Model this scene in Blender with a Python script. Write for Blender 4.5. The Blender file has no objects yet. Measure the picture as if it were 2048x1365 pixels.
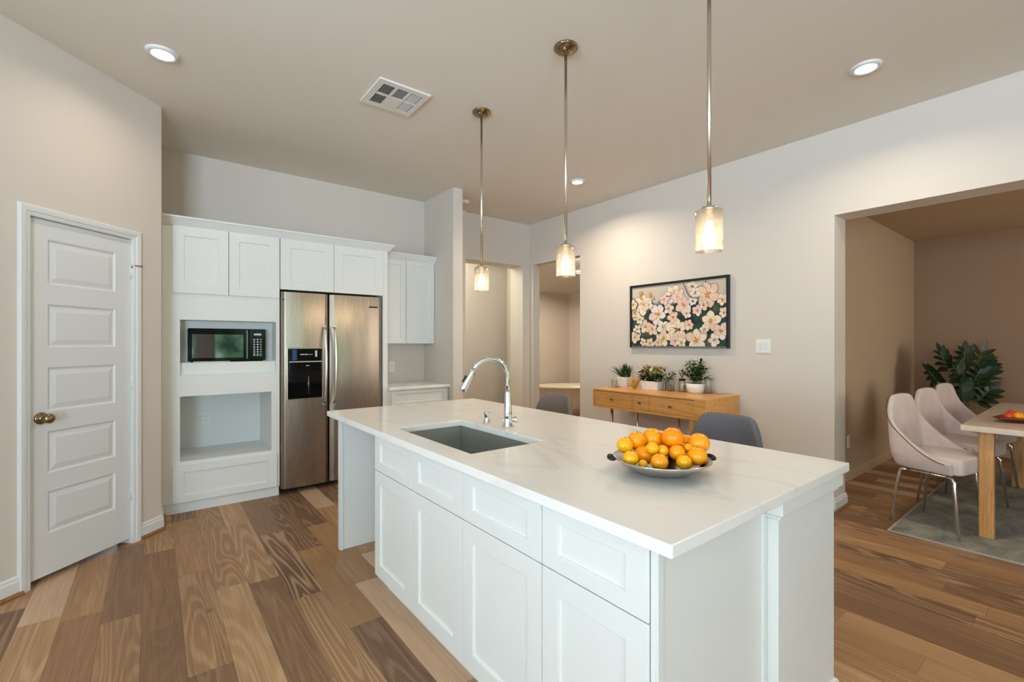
import bpy, bmesh, math, random
from mathutils import Vector, Matrix
PI = math.pi
S = bpy.context.scene
COL = S.collection

# ------------------------------------------------------------------ camera
cam_d = bpy.data.cameras.new('camera')
cam = bpy.data.objects.new('camera', cam_d)
COL.objects.link(cam)
cam.location = (0, 0, 1.35)
cam.rotation_euler = (PI / 2, 0, -math.radians(37.875))
cam_d.sensor_width = 36.0
cam_d.lens = 36.0 * 924.4 / 2048
cam_d.shift_y = (686.8 - 682.5) / 2048
cam_d.clip_start = 0.05
S.camera = cam

# ------------------------------------------------------------------ world, exposure
S.view_settings.view_transform = 'Standard'
S.view_settings.look = 'None'
S.view_settings.gamma = 1.0
S.view_settings.use_curve_mapping = False
S.view_settings.exposure = 0.56
S.cycles.max_bounces = 8
S.cycles.diffuse_bounces = 5
S.cycles.glossy_bounces = 5
S.cycles.transparent_max_bounces = 12
S.cycles.sample_clamp_indirect = 4.0
S.cycles.caustics_reflective = False
S.cycles.caustics_refractive = False

W = bpy.data.worlds.new('daylight')
S.world = W
W.use_nodes = True
wt = W.node_tree
for n in list(wt.nodes):
    wt.nodes.remove(n)
wo = wt.nodes.new('ShaderNodeOutputWorld')
wb = wt.nodes.new('ShaderNodeBackground')
wsep = wt.nodes.new('ShaderNodeSeparateXYZ')
wtc = wt.nodes.new('ShaderNodeTexCoord')
wrp = wt.nodes.new('ShaderNodeValToRGB')
wmr = wt.nodes.new('ShaderNodeMapRange')
wmr.inputs[1].default_value = -0.3
wmr.inputs[2].default_value = 0.6
wt.links.new(wtc.outputs['Generated'], wsep.inputs[0])
wt.links.new(wsep.outputs[2], wmr.inputs[0])
wt.links.new(wmr.outputs[0], wrp.inputs[0])
el = wrp.color_ramp.elements
el[0].position = 0.0; el[0].color = (0.06, 0.10, 0.05, 1)
el[1].position = 1.0; el[1].color = (0.72, 0.86, 1.0, 1)
e = wrp.color_ramp.elements.new(0.36); e.color = (0.10, 0.19, 0.09, 1)
e = wrp.color_ramp.elements.new(0.40); e.color = (0.85, 0.92, 1.0, 1)
# leafy trees below the sky line
wnz = wt.nodes.new('ShaderNodeTexNoise'); wnz.inputs['Scale'].default_value = 22.0; wnz.inputs['Detail'].default_value = 6.0
wt.links.new(wtc.outputs['Generated'], wnz.inputs['Vector'])
wtr = wt.nodes.new('ShaderNodeValToRGB')
te = wtr.color_ramp.elements
te[0].position = 0.38; te[0].color = (0.03, 0.07, 0.05, 1)
te[1].position = 0.70; te[1].color = (0.62, 0.80, 0.72, 1)
q_ = te.new(0.52); q_.color = (0.12, 0.24, 0.14, 1)
wt.links.new(wnz.outputs[0], wtr.inputs[0])
wma = wt.nodes.new('ShaderNodeMath'); wma.operation = 'ADD'
wms = wt.nodes.new('ShaderNodeMath'); wms.operation = 'MULTIPLY'; wms.inputs[1].default_value = 0.25
wt.links.new(wnz.outputs[0], wms.inputs[0]); wt.links.new(wms.outputs[0], wma.inputs[0]); wt.links.new(wsep.outputs[2], wma.inputs[1])
wst = wt.nodes.new('ShaderNodeMapRange'); wst.inputs[1].default_value = 0.26; wst.inputs[2].default_value = 0.32
wt.links.new(wma.outputs[0], wst.inputs[0])
wmx = wt.nodes.new('ShaderNodeMix'); wmx.data_type = 'RGBA'
wt.links.new(wst.outputs[0], wmx.inputs[0]); wt.links.new(wtr.outputs[0], wmx.inputs[6]); wt.links.new(wrp.outputs[0], wmx.inputs[7])
wt.links.new(wmx.outputs[2], wb.inputs[0])
wb.inputs[1].default_value = 3.6
wt.links.new(wb.outputs[0], wo.inputs[0])


def area_light(name, loc, rot, sx, sy, power, color, spread=PI):
    d = bpy.data.lights.new(name, 'AREA')
    d.shape = 'RECTANGLE'; d.size = sx; d.size_y = sy
    d.energy = power; d.color = color; d.spread = spread
    o = bpy.data.objects.new(name, d); COL.objects.link(o)
    o.location = loc; o.rotation_euler = rot
    return o


DAY = (0.62, 0.82, 1.06)
# daylight entering through the windows behind and beside the camera
UP = math.radians(44)      # upward tilt added to the window lamps to brighten the ceiling
area_light('window_daylight', (-3.0, -6.92, 1.45), (-PI / 2 - UP, 0, PI), 2.2, 2.1, 440, DAY, math.radians(120))
for px_ in (-0.1, 2.5):
    po = area_light('window_portal', (px_, -6.92, 1.45), (-PI / 2, 0, PI), 2.2, 2.1, 1, DAY)
    po.data.cycles.is_portal = True          # guides the sky light through the real window openings
area_light('window_daylight', (-5.40, -1.0, 1.45), (PI / 2 + UP, 0, -PI / 2), 4.8, 2.2, 275, DAY, math.radians(120))   # aimed up and narrowed to favour ceiling and walls over the island
# fill lamp added to brighten the dining room, before a wall without window
area_light('dining_fill_light', (6.3, -3.0, 1.5), (-PI / 2, 0, PI), 1.8, 1.6, 32, (1.0, 0.93, 0.84))

# ------------------------------------------------------------------ materials
MATS = {}


def new_mat(name):
    m = bpy.data.materials.new(name)
    m.use_nodes = True
    nt = m.node_tree
    b = nt.nodes['Principled BSDF']
    MATS[name] = m
    return m, nt, b


def srgb(r, g, b):
    f = lambda c: (c / 255 / 12.92) if c / 255 <= 0.04045 else ((c / 255 + 0.055) / 1.055) ** 2.4
    return (f(r), f(g), f(b), 1)


def mat(name, col, rough=0.5, metal=0.0, spec=0.5, var=0.0, vscale=8.0, bump=0.0, bscale=60.0, stretch=(1, 1, 1), **kw):
    m, nt, b = new_mat(name)
    b.inputs['Base Color'].default_value = col
    b.inputs['Roughness'].default_value = rough
    b.inputs['Metallic'].default_value = metal
    b.inputs['Specular IOR Level'].default_value = spec
    for k, v in kw.items():
        b.inputs[k.replace('_', ' ')].default_value = v
    if var or bump:
        tc = nt.nodes.new('ShaderNodeTexCoord')
        mp = nt.nodes.new('ShaderNodeMapping')
        mp.inputs['Scale'].default_value = stretch
        nt.links.new(tc.outputs['Object'], mp.inputs[0])
    if var:
        nz = nt.nodes.new('ShaderNodeTexNoise'); nz.inputs['Scale'].default_value = vscale
        nz.inputs['Detail'].default_value = 4
        nt.links.new(mp.outputs[0], nz.inputs['Vector'])
        mr = nt.nodes.new('ShaderNodeMapRange')
        mr.inputs[1].default_value = 0.3; mr.inputs[2].default_value = 0.7
        mr.inputs[3].default_value = 1 - var; mr.inputs[4].default_value = 1 + var
        nt.links.new(nz.outputs[0], mr.inputs[0])
        hs = nt.nodes.new('ShaderNodeHueSaturation'); hs.inputs['Color'].default_value = col
        nt.links.new(mr.outputs[0], hs.inputs['Value'])
        nt.links.new(hs.outputs[0], b.inputs['Base Color'])
    if bump:
        nz = nt.nodes.new('ShaderNodeTexNoise'); nz.inputs['Scale'].default_value = bscale
        nz.inputs['Detail'].default_value = 3
        nt.links.new(mp.outputs[0], nz.inputs['Vector'])
        bp = nt.nodes.new('ShaderNodeBump'); bp.inputs['Strength'].default_value = bump
        bp.inputs['Distance'].default_value = 0.004
        nt.links.new(nz.outputs[0], bp.inputs['Height'])
        nt.links.new(bp.outputs[0], b.inputs['Normal'])
    return m


mat('wall_paint', srgb(214, 204, 193), 0.75, spec=0.25, bump=0.05, bscale=180)
mat('ceiling_paint', srgb(227, 221, 209), 0.85, spec=0.2, bump=0.06, bscale=160)
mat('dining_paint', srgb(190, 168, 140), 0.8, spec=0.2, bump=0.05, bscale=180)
mat('dining_paint_shaded', srgb(160, 130, 104), 0.8, spec=0.2, bump=0.05, bscale=180)  # same dining paint, with the far wall's shade put into the colour
mat('trim_white', srgb(222, 223, 221), 0.38, spec=0.4)
mat('cabinet_white', srgb(228, 229, 225), 0.35, spec=0.4)
mat('reveal_dark', srgb(40, 34, 28), 0.8)
mat('gap_shadow', srgb(22, 18, 14), 0.9)
mat('plastic_white', srgb(232, 231, 226), 0.35)
mat('slot_dark', srgb(30, 30, 30), 0.6)
mat('vent_white', srgb(226, 222, 214), 0.45)
mat('duct_grey', srgb(78, 84, 84), 0.7, var=0.25, vscale=60)
mat('nickel', srgb(206, 197, 184), 0.24, metal=1.0)
mat('bronze_nickel', srgb(150, 128, 98), 0.22, metal=1.0)
mat('chrome', srgb(225, 226, 228), 0.06, metal=1.0)
mat('dark_chrome', srgb(120, 120, 122), 0.15, metal=1.0)
mat('black_gloss', srgb(9, 9, 10), 0.05, spec=0.18)
mat('mirror_glass', srgb(14, 18, 18), 0.02, spec=1.0, Coat_Weight=1.0, Coat_Roughness=0.02)
mat('handle_steel', srgb(228, 225, 218), 0.3, metal=1.0)
mat('black_satin', srgb(14, 14, 15), 0.35)
mat('black_rubber', srgb(16, 16, 16), 0.6)
mat('grey_print', srgb(205, 207, 208), 0.5)
mat('blue_panel', srgb(38, 66, 118), 0.2)
mat('sink_steel', srgb(166, 168, 160), 0.42, metal=0.6, bump=0.12, bscale=420)
mat('dish_steel', srgb(205, 198, 188), 0.22, metal=1.0)
mat('grey_fabric', srgb(110, 107, 111), 0.95, spec=0.1, var=0.22, vscale=260, bump=0.6, bscale=420)
mat('taupe_fabric', srgb(128, 114, 106), 0.95, spec=0.1, var=0.18, vscale=240, bump=0.5, bscale=400)
mat('mauve_velvet', srgb(210, 192, 184), 0.85, spec=0.15, var=0.06, vscale=14, bump=0.15, bscale=300, Sheen_Weight=0.25)
mat('seam', srgb(92, 74, 68), 0.9)
mat('ceramic_white', srgb(238, 236, 232), 0.2)
mat('soil', srgb(30, 22, 14), 0.95)
mat('pebble', srgb(200, 198, 190), 0.6, var=0.5, vscale=60)
mat('amber_leaf', srgb(196, 140, 40), 0.4, var=0.3, vscale=40)
mat('dark_bottle', srgb(36, 18, 16), 0.15)
mat('leaf_dark', srgb(30, 62, 26), 0.4, var=0.45, vscale=24)
mat('leaf_mid', srgb(62, 90, 38), 0.45, var=0.45, vscale=30)
mat('leaf_green', srgb(44, 88, 36), 0.38, var=0.45, vscale=30)
mat('leaf_pale', srgb(176, 182, 110), 0.5, var=0.3, vscale=30)
mat('leaf_tan', srgb(150, 120, 72), 0.6, var=0.3, vscale=30)
mat('flower_coral', srgb(208, 110, 84), 0.6)
mat('monstera', srgb(24, 48, 22), 0.4, var=0.4, vscale=14)
mat('stem_green', srgb(92, 112, 58), 0.5)
mat('planter', srgb(58, 50, 42), 0.6)
mat('orange_skin', srgb(255, 160, 8), 0.25, spec=0.45, var=0.06, vscale=20, bump=0.12, bscale=180)
mat('orange_yellow', srgb(255, 178, 12), 0.25, spec=0.45, var=0.06, vscale=20, bump=0.12, bscale=180)
mat('orange_deep', srgb(255, 146, 4), 0.25, spec=0.45, var=0.06, vscale=20, bump=0.12, bscale=180)
mat('orange_red', srgb(205, 70, 20), 0.35, var=0.1)
mat('red_dish', srgb(112, 34, 20), 0.25)
mat('tub_white', srgb(222, 214, 196), 0.25)
mat('frame_black', srgb(24, 20, 20), 0.4)
mat('frame_silver', srgb(132, 128, 130), 0.35, metal=0.6)
mat('rug_edge', srgb(172, 160, 146), 0.95, spec=0.05)
mat('paint_peach', srgb(226, 192, 166), 0.8, var=0.07, vscale=40)
mat('paint_cream', srgb(232, 212, 186), 0.8, var=0.07, vscale=40)
mat('paint_pink', srgb(226, 190, 178), 0.8, var=0.07, vscale=40)
mat('paint_white', srgb(226, 216, 208), 0.8, var=0.07, vscale=40)
mat('paint_orange', srgb(206, 128, 66), 0.8, var=0.12, vscale=40)
mat('paint_gold', srgb(200, 152, 66), 0.8, var=0.12, vscale=40)
mat('paint_brown', srgb(120, 70, 46), 0.8)
mat('paint_dark', srgb(40, 38, 44), 0.8)
mat('window_frame_white', srgb(232, 232, 228), 0.4)


def emit(name, col, st):
    m, nt, b = new_mat(name)
    b.inputs['Base Color'].default_value = (1, 1, 1, 1)
    b.inputs['Emission Color'].default_value = col
    b.inputs['Emission Strength'].default_value = st
    return m


emit('can_glow', (1.0, 0.93, 0.82, 1), 6.0)
emit('bulb_glow', (1.0, 0.80, 0.52, 1), 9.0)
emit('dome_glow', (1.0, 0.88, 0.68, 1), 3.0)
emit('lcd_glow', (0.75, 0.85, 0.9, 1), 0.7)


def mix_shader_glass(name, trans, seed=0.0, milky=0.0, gloss_rough=0.03):
    m = bpy.data.materials.new(name); m.use_nodes = True
    nt = m.node_tree
    for n in list(nt.nodes):
        nt.nodes.remove(n)
    out = nt.nodes.new('ShaderNodeOutputMaterial')
    tr = nt.nodes.new('ShaderNodeBsdfTransparent'); tr.inputs[0].default_value = trans
    gl = nt.nodes.new('ShaderNodeBsdfGlossy'); gl.inputs['Roughness'].default_value = gloss_rough
    fr = nt.nodes.new('ShaderNodeLayerWeight'); fr.inputs[0].default_value = 0.35
    mr = nt.nodes.new('ShaderNodeMapRange'); mr.inputs[3].default_value = 0.05; mr.inputs[4].default_value = 0.75
    nt.links.new(fr.outputs['Facing'], mr.inputs[0])
    mx = nt.nodes.new('ShaderNodeMixShader')
    nt.links.new(mr.outputs[0], mx.inputs[0])
    nt.links.new(tr.outputs[0], mx.inputs[1]); nt.links.new(gl.outputs[0], mx.inputs[2])
    last = mx
    if milky:
        tl = nt.nodes.new('ShaderNodeBsdfTranslucent'); tl.inputs[0].default_value = (1, 0.95, 0.88, 1)
        mx2 = nt.nodes.new('ShaderNodeMixShader')
        if seed:
            tc = nt.nodes.new('ShaderNodeTexCoord')
            vz = nt.nodes.new('ShaderNodeTexNoise'); vz.inputs['Scale'].default_value = 70
            nt.links.new(tc.outputs['Object'], vz.inputs['Vector'])
            m2 = nt.nodes.new('ShaderNodeMapRange'); m2.inputs[1].default_value = 0.4; m2.inputs[2].default_value = 0.65
            m2.inputs[3].default_value = milky * 0.7; m2.inputs[4].default_value = milky * 1.4
            nt.links.new(vz.outputs[0], m2.inputs[0]); nt.links.new(m2.outputs[0], mx2.inputs[0])
        else:
            mx2.inputs[0].default_value = milky
        nt.links.new(mx.outputs[0], mx2.inputs[1]); nt.links.new(tl.outputs[0], mx2.inputs[2])
        last = mx2
    nt.links.new(last.outputs[0], out.inputs[0])
    MATS[name] = m
    return m


mix_shader_glass('seeded_glass', (0.98, 0.95, 0.9, 1), seed=1.0, milky=0.09)
mix_shader_glass('clear_glass', (0.94, 0.95, 0.94, 1))


def node(nt, t, **inp):
    n = nt.nodes.new(t)
    for k, v in inp.items():
        n.inputs[k].default_value = v
    return n


def math_node(nt, op, a, b=None):
    n = nt.nodes.new('ShaderNodeMath'); n.operation = op
    for i, v in enumerate((a, b)):
        if v is None:
            continue
        if isinstance(v, (int, float)):
            n.inputs[i].default_value = v
        else:
            nt.links.new(v, n.inputs[i])
    return n.outputs[0]


def floor_material():
    m, nt, b = new_mat('oak_planks')
    L = nt.links
    tc = node(nt, 'ShaderNodeTexCoord')
    sp = node(nt, 'ShaderNodeSeparateXYZ'); L.new(tc.outputs['Object'], sp.inputs[0])
    x, y = sp.outputs[0], sp.outputs[1]
    PW, PL = 0.156, 1.02
    xr = math_node(nt, 'DIVIDE', math_node(nt, 'ADD', x, 0.042 + PW * 40), PW)
    row = math_node(nt, 'FLOOR', xr)
    fx = math_node(nt, 'FRACT', xr)
    w1 = node(nt, 'ShaderNodeTexWhiteNoise'); w1.noise_dimensions = '1D'; L.new(row, w1.inputs['W'])
    yr = math_node(nt, 'ADD', math_node(nt, 'DIVIDE', y, PL), math_node(nt, 'MULTIPLY', w1.outputs[0], 9.0))
    colm = math_node(nt, 'FLOOR', yr)
    fy = math_node(nt, 'FRACT', yr)
    cv = node(nt, 'ShaderNodeCombineXYZ'); L.new(row, cv.inputs[0]); L.new(colm, cv.inputs[1])
    w2 = node(nt, 'ShaderNodeTexWhiteNoise'); w2.noise_dimensions = '2D'; L.new(cv.outputs[0], w2.inputs['Vector'])
    rnd = w2.outputs['Value']
    sc = node(nt, 'ShaderNodeSeparateColor'); L.new(w2.outputs['Color'], sc.inputs[0])
    # grain coordinates, shifted per plank
    gx = math_node(nt, 'ADD', math_node(nt, 'MULTIPLY', x, 7.5), math_node(nt, 'MULTIPLY', sc.outputs[0], 60.0))
    gy = math_node(nt, 'ADD', math_node(nt, 'MULTIPLY', y, 0.7), math_node(nt, 'MULTIPLY', sc.outputs[1], 60.0))
    gv = node(nt, 'ShaderNodeCombineXYZ'); L.new(gx, gv.inputs[0]); L.new(gy, gv.inputs[1]); L.new(math_node(nt, 'MULTIPLY', sc.outputs[2], 40.0), gv.inputs[2])
    n1 = node(nt, 'ShaderNodeTexNoise', Scale=1.0, Detail=1.6, Roughness=0.35, Distortion=0.3); L.new(gv.outputs[0], n1.inputs['Vector'])
    rings = math_node(nt, 'SINE', math_node(nt, 'MULTIPLY', n1.outputs[0], 84.0))
    rm = node(nt, 'ShaderNodeMapRange'); rm.inputs[1].default_value = -0.2; rm.inputs[2].default_value = 1.0
    L.new(rings, rm.inputs[0])
    # grain strength differs by plank
    gs = node(nt, 'ShaderNodeMapRange'); gs.inputs[1].default_value = 0.15; gs.inputs[2].default_value = 0.95
    gs.inputs[3].default_value = 0.05; gs.inputs[4].default_value = 0.46
    L.new(sc.outputs[1], gs.inputs[0])
    # fine fibres
    fv = node(nt, 'ShaderNodeCombineXYZ')
    L.new(math_node(nt, 'MULTIPLY', gx, 26.0), fv.inputs[0]); L.new(math_node(nt, 'MULTIPLY', gy, 3.2), fv.inputs[1])
    n2 = node(nt, 'ShaderNodeTexNoise', Scale=1.0, Detail=3.0, Roughness=0.6); L.new(fv.outputs[0], n2.inputs['Vector'])
    # cloudy tone
    n3 = node(nt, 'ShaderNodeTexNoise', Scale=0.9, Detail=2.0); L.new(gv.outputs[0], n3.inputs['Vector'])
    rp = node(nt, 'ShaderNodeValToRGB')
    els = rp.color_ramp.elements
    els[0].position = 0.0; els[0].color = srgb(110, 80, 58)
    els[1].position = 1.0; els[1].color = srgb(192, 160, 132)
    for p, c in ((0.2, (126, 92, 65)), (0.45, (144, 106, 74)), (0.7, (156, 117, 80)), (0.88, (166, 128, 91)), (0.94, (178, 139, 98)), (0.97, (196, 162, 132))):
        q = els.new(p); q.color = srgb(*c)
    L.new(rnd, rp.inputs[0])
    mx = node(nt, 'ShaderNodeMix'); mx.data_type = 'RGBA'
    L.new(math_node(nt, 'MULTIPLY', rm.outputs[0], gs.outputs[0]), mx.inputs[0])
    L.new(rp.outputs[0], mx.inputs[6]); mx.inputs[7].default_value = srgb(206, 172, 136)
    hs = node(nt, 'ShaderNodeHueSaturation')
    v1 = node(nt, 'ShaderNodeMapRange'); v1.inputs[1].default_value = 0.3; v1.inputs[2].default_value = 0.7; v1.inputs[3].default_value = 0.76; v1.inputs[4].default_value = 1.18
    L.new(n2.outputs[0], v1.inputs[0])
    v2 = node(nt, 'ShaderNodeMapRange'); v2.inputs[1].default_value = 0.3; v2.inputs[2].default_value = 0.7; v2.inputs[3].default_value = 0.94; v2.inputs[4].default_value = 1.15
    L.new(n3.outputs[0], v2.inputs[0])
    L.new(mx.outputs[2], hs.inputs['Color'])
    L.new(math_node(nt, 'MULTIPLY', v1.outputs[0], v2.outputs[0]), hs.inputs['Value'])
    # knots
    kv = node(nt, 'ShaderNodeCombineXYZ'); L.new(math_node(nt, 'MULTIPLY', x, 3.3), kv.inputs[0]); L.new(math_node(nt, 'MULTIPLY', y, 2.1), kv.inputs[1])
    vo = node(nt, 'ShaderNodeTexVoronoi', Scale=1.0); L.new(kv.outputs[0], vo.inputs['Vector'])
    km = node(nt, 'ShaderNodeMapRange'); km.inputs[1].default_value = 0.015; km.inputs[2].default_value = 0.075; km.inputs[3].default_value = 0.75; km.inputs[4].default_value = 0.0
    L.new(vo.outputs['Distance'], km.inputs[0])
    ksc = node(nt, 'ShaderNodeSeparateColor'); L.new(vo.outputs['Color'], ksc.inputs[0])
    kk = math_node(nt, 'MULTIPLY', km.outputs[0], math_node(nt, 'GREATER_THAN', ksc.outputs[0], 0.72))
    mk = node(nt, 'ShaderNodeMix'); mk.data_type = 'RGBA'; L.new(kk, mk.inputs[0]); L.new(hs.outputs[0], mk.inputs[6]); mk.inputs[7].default_value = srgb(52, 36, 26)
    # seams
    ex = math_node(nt, 'LESS_THAN', math_node(nt, 'MINIMUM', fx, math_node(nt, 'SUBTRACT', 1.0, fx)), 0.007)
    ey = math_node(nt, 'LESS_THAN', math_node(nt, 'MINIMUM', fy, math_node(nt, 'SUBTRACT', 1.0, fy)), 0.0012)
    seam = math_node(nt, 'MULTIPLY', math_node(nt, 'MAXIMUM', ex, ey), 0.5)
    ms = node(nt, 'ShaderNodeMix'); ms.data_type = 'RGBA'; L.new(seam, ms.inputs[0]); L.new(mk.outputs[2], ms.inputs[6]); ms.inputs[7].default_value = srgb(74, 52, 36)
    L.new(ms.outputs[2], b.inputs['Base Color'])
    b.inputs['Roughness'].default_value = 0.42
    b.inputs['Specular IOR Level'].default_value = 0.35
    bp = node(nt, 'ShaderNodeBump', Strength=0.12, Distance=0.002)
    L.new(n2.outputs[0], bp.inputs['Height']); L.new(bp.outputs[0], b.inputs['Normal'])


floor_material()


def wood(name, c1, c2, axis='Y', scale=1.0, rough=0.4):
    m, nt, b = new_mat(name)
    L = nt.links
    tc = node(nt, 'ShaderNodeTexCoord'); mp = node(nt, 'ShaderNodeMapping')
    s = {'X': (0.8, 9, 9), 'Y': (9, 0.8, 9), 'Z': (9, 9, 0.8)}[axis]
    mp.inputs['Scale'].default_value = [q * scale for q in s]
    L.new(tc.outputs['Object'], mp.inputs[0])
    n1 = node(nt, 'ShaderNodeTexNoise', Scale=1.0, Detail=1.5, Distortion=0.4); L.new(mp.outputs[0], n1.inputs['Vector'])
    r = math_node(nt, 'SINE', math_node(nt, 'MULTIPLY', n1.outputs[0], 42.0))
    mp2 = node(nt, 'ShaderNodeMapping'); mp2.inputs['Scale'].default_value = [q * scale * 14 for q in s]
    L.new(tc.outputs['Object'], mp2.inputs[0])
    n2 = node(nt, 'ShaderNodeTexNoise', Scale=1.0, Detail=3); L.new(mp2.outputs[0], n2.inputs['Vector'])
    f = math_node(nt, 'ADD', math_node(nt, 'MULTIPLY', r, 0.10), n2.outputs[0])
    rp = node(nt, 'ShaderNodeValToRGB'); rp.color_ramp.elements[0].position = 0.25; rp.color_ramp.elements[1].position = 0.8
    rp.color_ramp.elements[0].color = c1; rp.color_ramp.elements[1].color = c2
    L.new(f, rp.inputs[0]); L.new(rp.outputs[0], b.inputs['Base Color'])
    b.inputs['Roughness'].default_value = rough


wood('console_wood', srgb(202, 138, 70), srgb(232, 174, 100), 'Y', 1.0, 0.3)
wood('console_wood_cross', srgb(190, 130, 66), srgb(228, 172, 104), 'Z', 1.0, 0.35)
wood('table_leg_wood', srgb(176, 122, 66), srgb(214, 162, 98), 'Z', 1.0, 0.4)
wood('table_top_wood', srgb(212, 192, 172), srgb(226, 208, 190), 'X', 1.0, 0.3)
wood('quarter_wood', srgb(122, 80, 46), srgb(150, 104, 64), 'X', 1.0, 0.4)


def quartz():
    m, nt, b = new_mat('quartz')
    L = nt.links
    tc = node(nt, 'ShaderNodeTexCoord'); mp = node(nt, 'ShaderNodeMapping')
    mp.inputs['Scale'].default_value = (1.6, 0.55, 1)
    mp.inputs['Rotation'].default_value = (0, 0, 0.5)
    L.new(tc.outputs['Object'], mp.inputs[0])
    n1 = node(nt, 'ShaderNodeTexNoise', Scale=1.8, Detail=5.0, Roughness=0.5, Distortion=0.6); L.new(mp.outputs[0], n1.inputs['Vector'])
    a = math_node(nt, 'ABSOLUTE', math_node(nt, 'SUBTRACT', n1.outputs[0], 0.5))
    mr = node(nt, 'ShaderNodeMapRange'); mr.inputs[1].default_value = 0.0; mr.inputs[2].default_value = 0.022; mr.inputs[3].default_value = 0.45; mr.inputs[4].default_value = 0.0
    L.new(a, mr.inputs[0])
    mx = node(nt, 'ShaderNodeMix'); mx.data_type = 'RGBA'
    L.new(mr.outputs[0], mx.inputs[0]); mx.inputs[6].default_value = srgb(241, 238, 233); mx.inputs[7].default_value = srgb(222, 216, 211)
    L.new(mx.outputs[2], b.inputs['Base Color'])
    b.inputs['Roughness'].default_value = 0.16
    b.inputs['Specular IOR Level'].default_value = 0.45


quartz()


def steel():
    m, nt, b = new_mat('stainless')
    L = nt.links
    b.inputs['Base Color'].default_value = srgb(166, 152, 138)
    b.inputs['Metallic'].default_value = 1.0
    tc = node(nt, 'ShaderNodeTexCoord'); mp = node(nt, 'ShaderNodeMapping')
    mp.inputs['Scale'].default_value = (300, 300, 3)
    L.new(tc.outputs['Object'], mp.inputs[0])
    n1 = node(nt, 'ShaderNodeTexNoise', Scale=1.0, Detail=2.0); L.new(mp.outputs[0], n1.inputs['Vector'])
    mr = node(nt, 'ShaderNodeMapRange'); mr.inputs[3].default_value = 0.24; mr.inputs[4].default_value = 0.32
    L.new(n1.outputs[0], mr.inputs[0]); L.new(mr.outputs[0], b.inputs['Roughness'])
    mp2 = node(nt, 'ShaderNodeMapping'); mp2.inputs['Scale'].default_value = (5.5, 5.5, 0.7)
    L.new(tc.outputs['Object'], mp2.inputs[0])
    n2 = node(nt, 'ShaderNodeTexNoise', Scale=1.0, Detail=0.5); L.new(mp2.outputs[0], n2.inputs['Vector'])
    bp = node(nt, 'ShaderNodeBump', Strength=0.30, Distance=0.03)
    L.new(n2.outputs[0], bp.inputs['Height']); L.new(bp.outputs[0], b.inputs['Normal'])
    b.inputs['Anisotropic'].default_value = 0.5


steel()


def rug_material():
    m, nt, b = new_mat('rug_pile')
    L = nt.links
    tc = node(nt, 'ShaderNodeTexCoord')
    mp = node(nt, 'ShaderNodeMapping'); mp.inputs['Scale'].default_value = (1.6, 3.2, 1)
    L.new(tc.outputs['Object'], mp.inputs[0])
    n1 = node(nt, 'ShaderNodeTexNoise', Scale=1.6, Detail=7.0, Roughness=0.65, Distortion=0.4); L.new(mp.outputs[0], n1.inputs['Vector'])
    n2 = node(nt, 'ShaderNodeTexNoise', Scale=220.0, Detail=2.0); L.new(tc.outputs['Object'], n2.inputs['Vector'])
    f = math_node(nt, 'ADD', n1.outputs[0], math_node(nt, 'MULTIPLY', math_node(nt, 'SUBTRACT', n2.outputs[0], 0.5), 0.25))
    rp = node(nt, 'ShaderNodeValToRGB'); e = rp.color_ramp.elements
    e[0].position = 0.3; e[0].color = srgb(104, 104, 98); e[1].position = 0.7; e[1].color = srgb(176, 168, 156)
    q = e.new(0.5); q.color = srgb(142, 140, 130)
    L.new(f, rp.inputs[0]); L.new(rp.outputs[0], b.inputs['Base Color'])
    b.inputs['Roughness'].default_value = 1.0; b.inputs['Specular IOR Level'].default_value = 0.05
    bp = node(nt, 'ShaderNodeBump', Strength=0.8, Distance=0.004); L.new(n2.outputs[0], bp.inputs['Height']); L.new(bp.outputs[0], b.inputs['Normal'])


rug_material()


def canvas_material():
    # backdrop of the flower painting: pale beige above, dark green and blue paint below
    m, nt, b = new_mat('canvas_paint')
    L = nt.links
    tc = node(nt, 'ShaderNodeTexCoord'); sp = node(nt, 'ShaderNodeSeparateXYZ'); L.new(tc.outputs['Object'], sp.inputs[0])
    n1 = node(nt, 'ShaderNodeTexNoise', Scale=7.0, Detail=4.0); L.new(tc.outputs['Object'], n1.inputs['Vector'])
    h = math_node(nt, 'ADD', sp.outputs[2], math_node(nt, 'MULTIPLY', math_node(nt, 'SUBTRACT', n1.outputs[0], 0.5), 0.22))
    mr = node(nt, 'ShaderNodeMapRange'); mr.inputs[1].default_value = 0.46; mr.inputs[2].default_value = 0.52
    L.new(h, mr.inputs[0])
    n2 = node(nt, 'ShaderNodeTexNoise', Scale=9.0, Detail=3.0); L.new(tc.outputs['Object'], n2.inputs['Vector'])
    rp = node(nt, 'ShaderNodeValToRGB'); e = rp.color_ramp.elements
    e[0].position = 0.35; e[0].color = srgb(30, 30, 38); e[1].position = 0.68; e[1].color = srgb(70, 94, 62)
    q = e.new(0.47); q.color = srgb(36, 62, 50); q = e.new(0.56); q.color = srgb(44, 66, 50)
    L.new(n2.outputs[0], rp.inputs[0])
    mx = node(nt, 'ShaderNodeMix'); mx.data_type = 'RGBA'; L.new(mr.outputs[0], mx.inputs[0])
    L.new(rp.outputs[0], mx.inputs[6]); mx.inputs[7].default_value = srgb(198, 184, 168)
    L.new(mx.outputs[2], b.inputs['Base Color']); b.inputs['Roughness'].default_value = 0.8


canvas_material()
M = MATS


# ------------------------------------------------------------------ mesh helpers (world coordinates)
def B():
    return bmesh.new()


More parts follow.
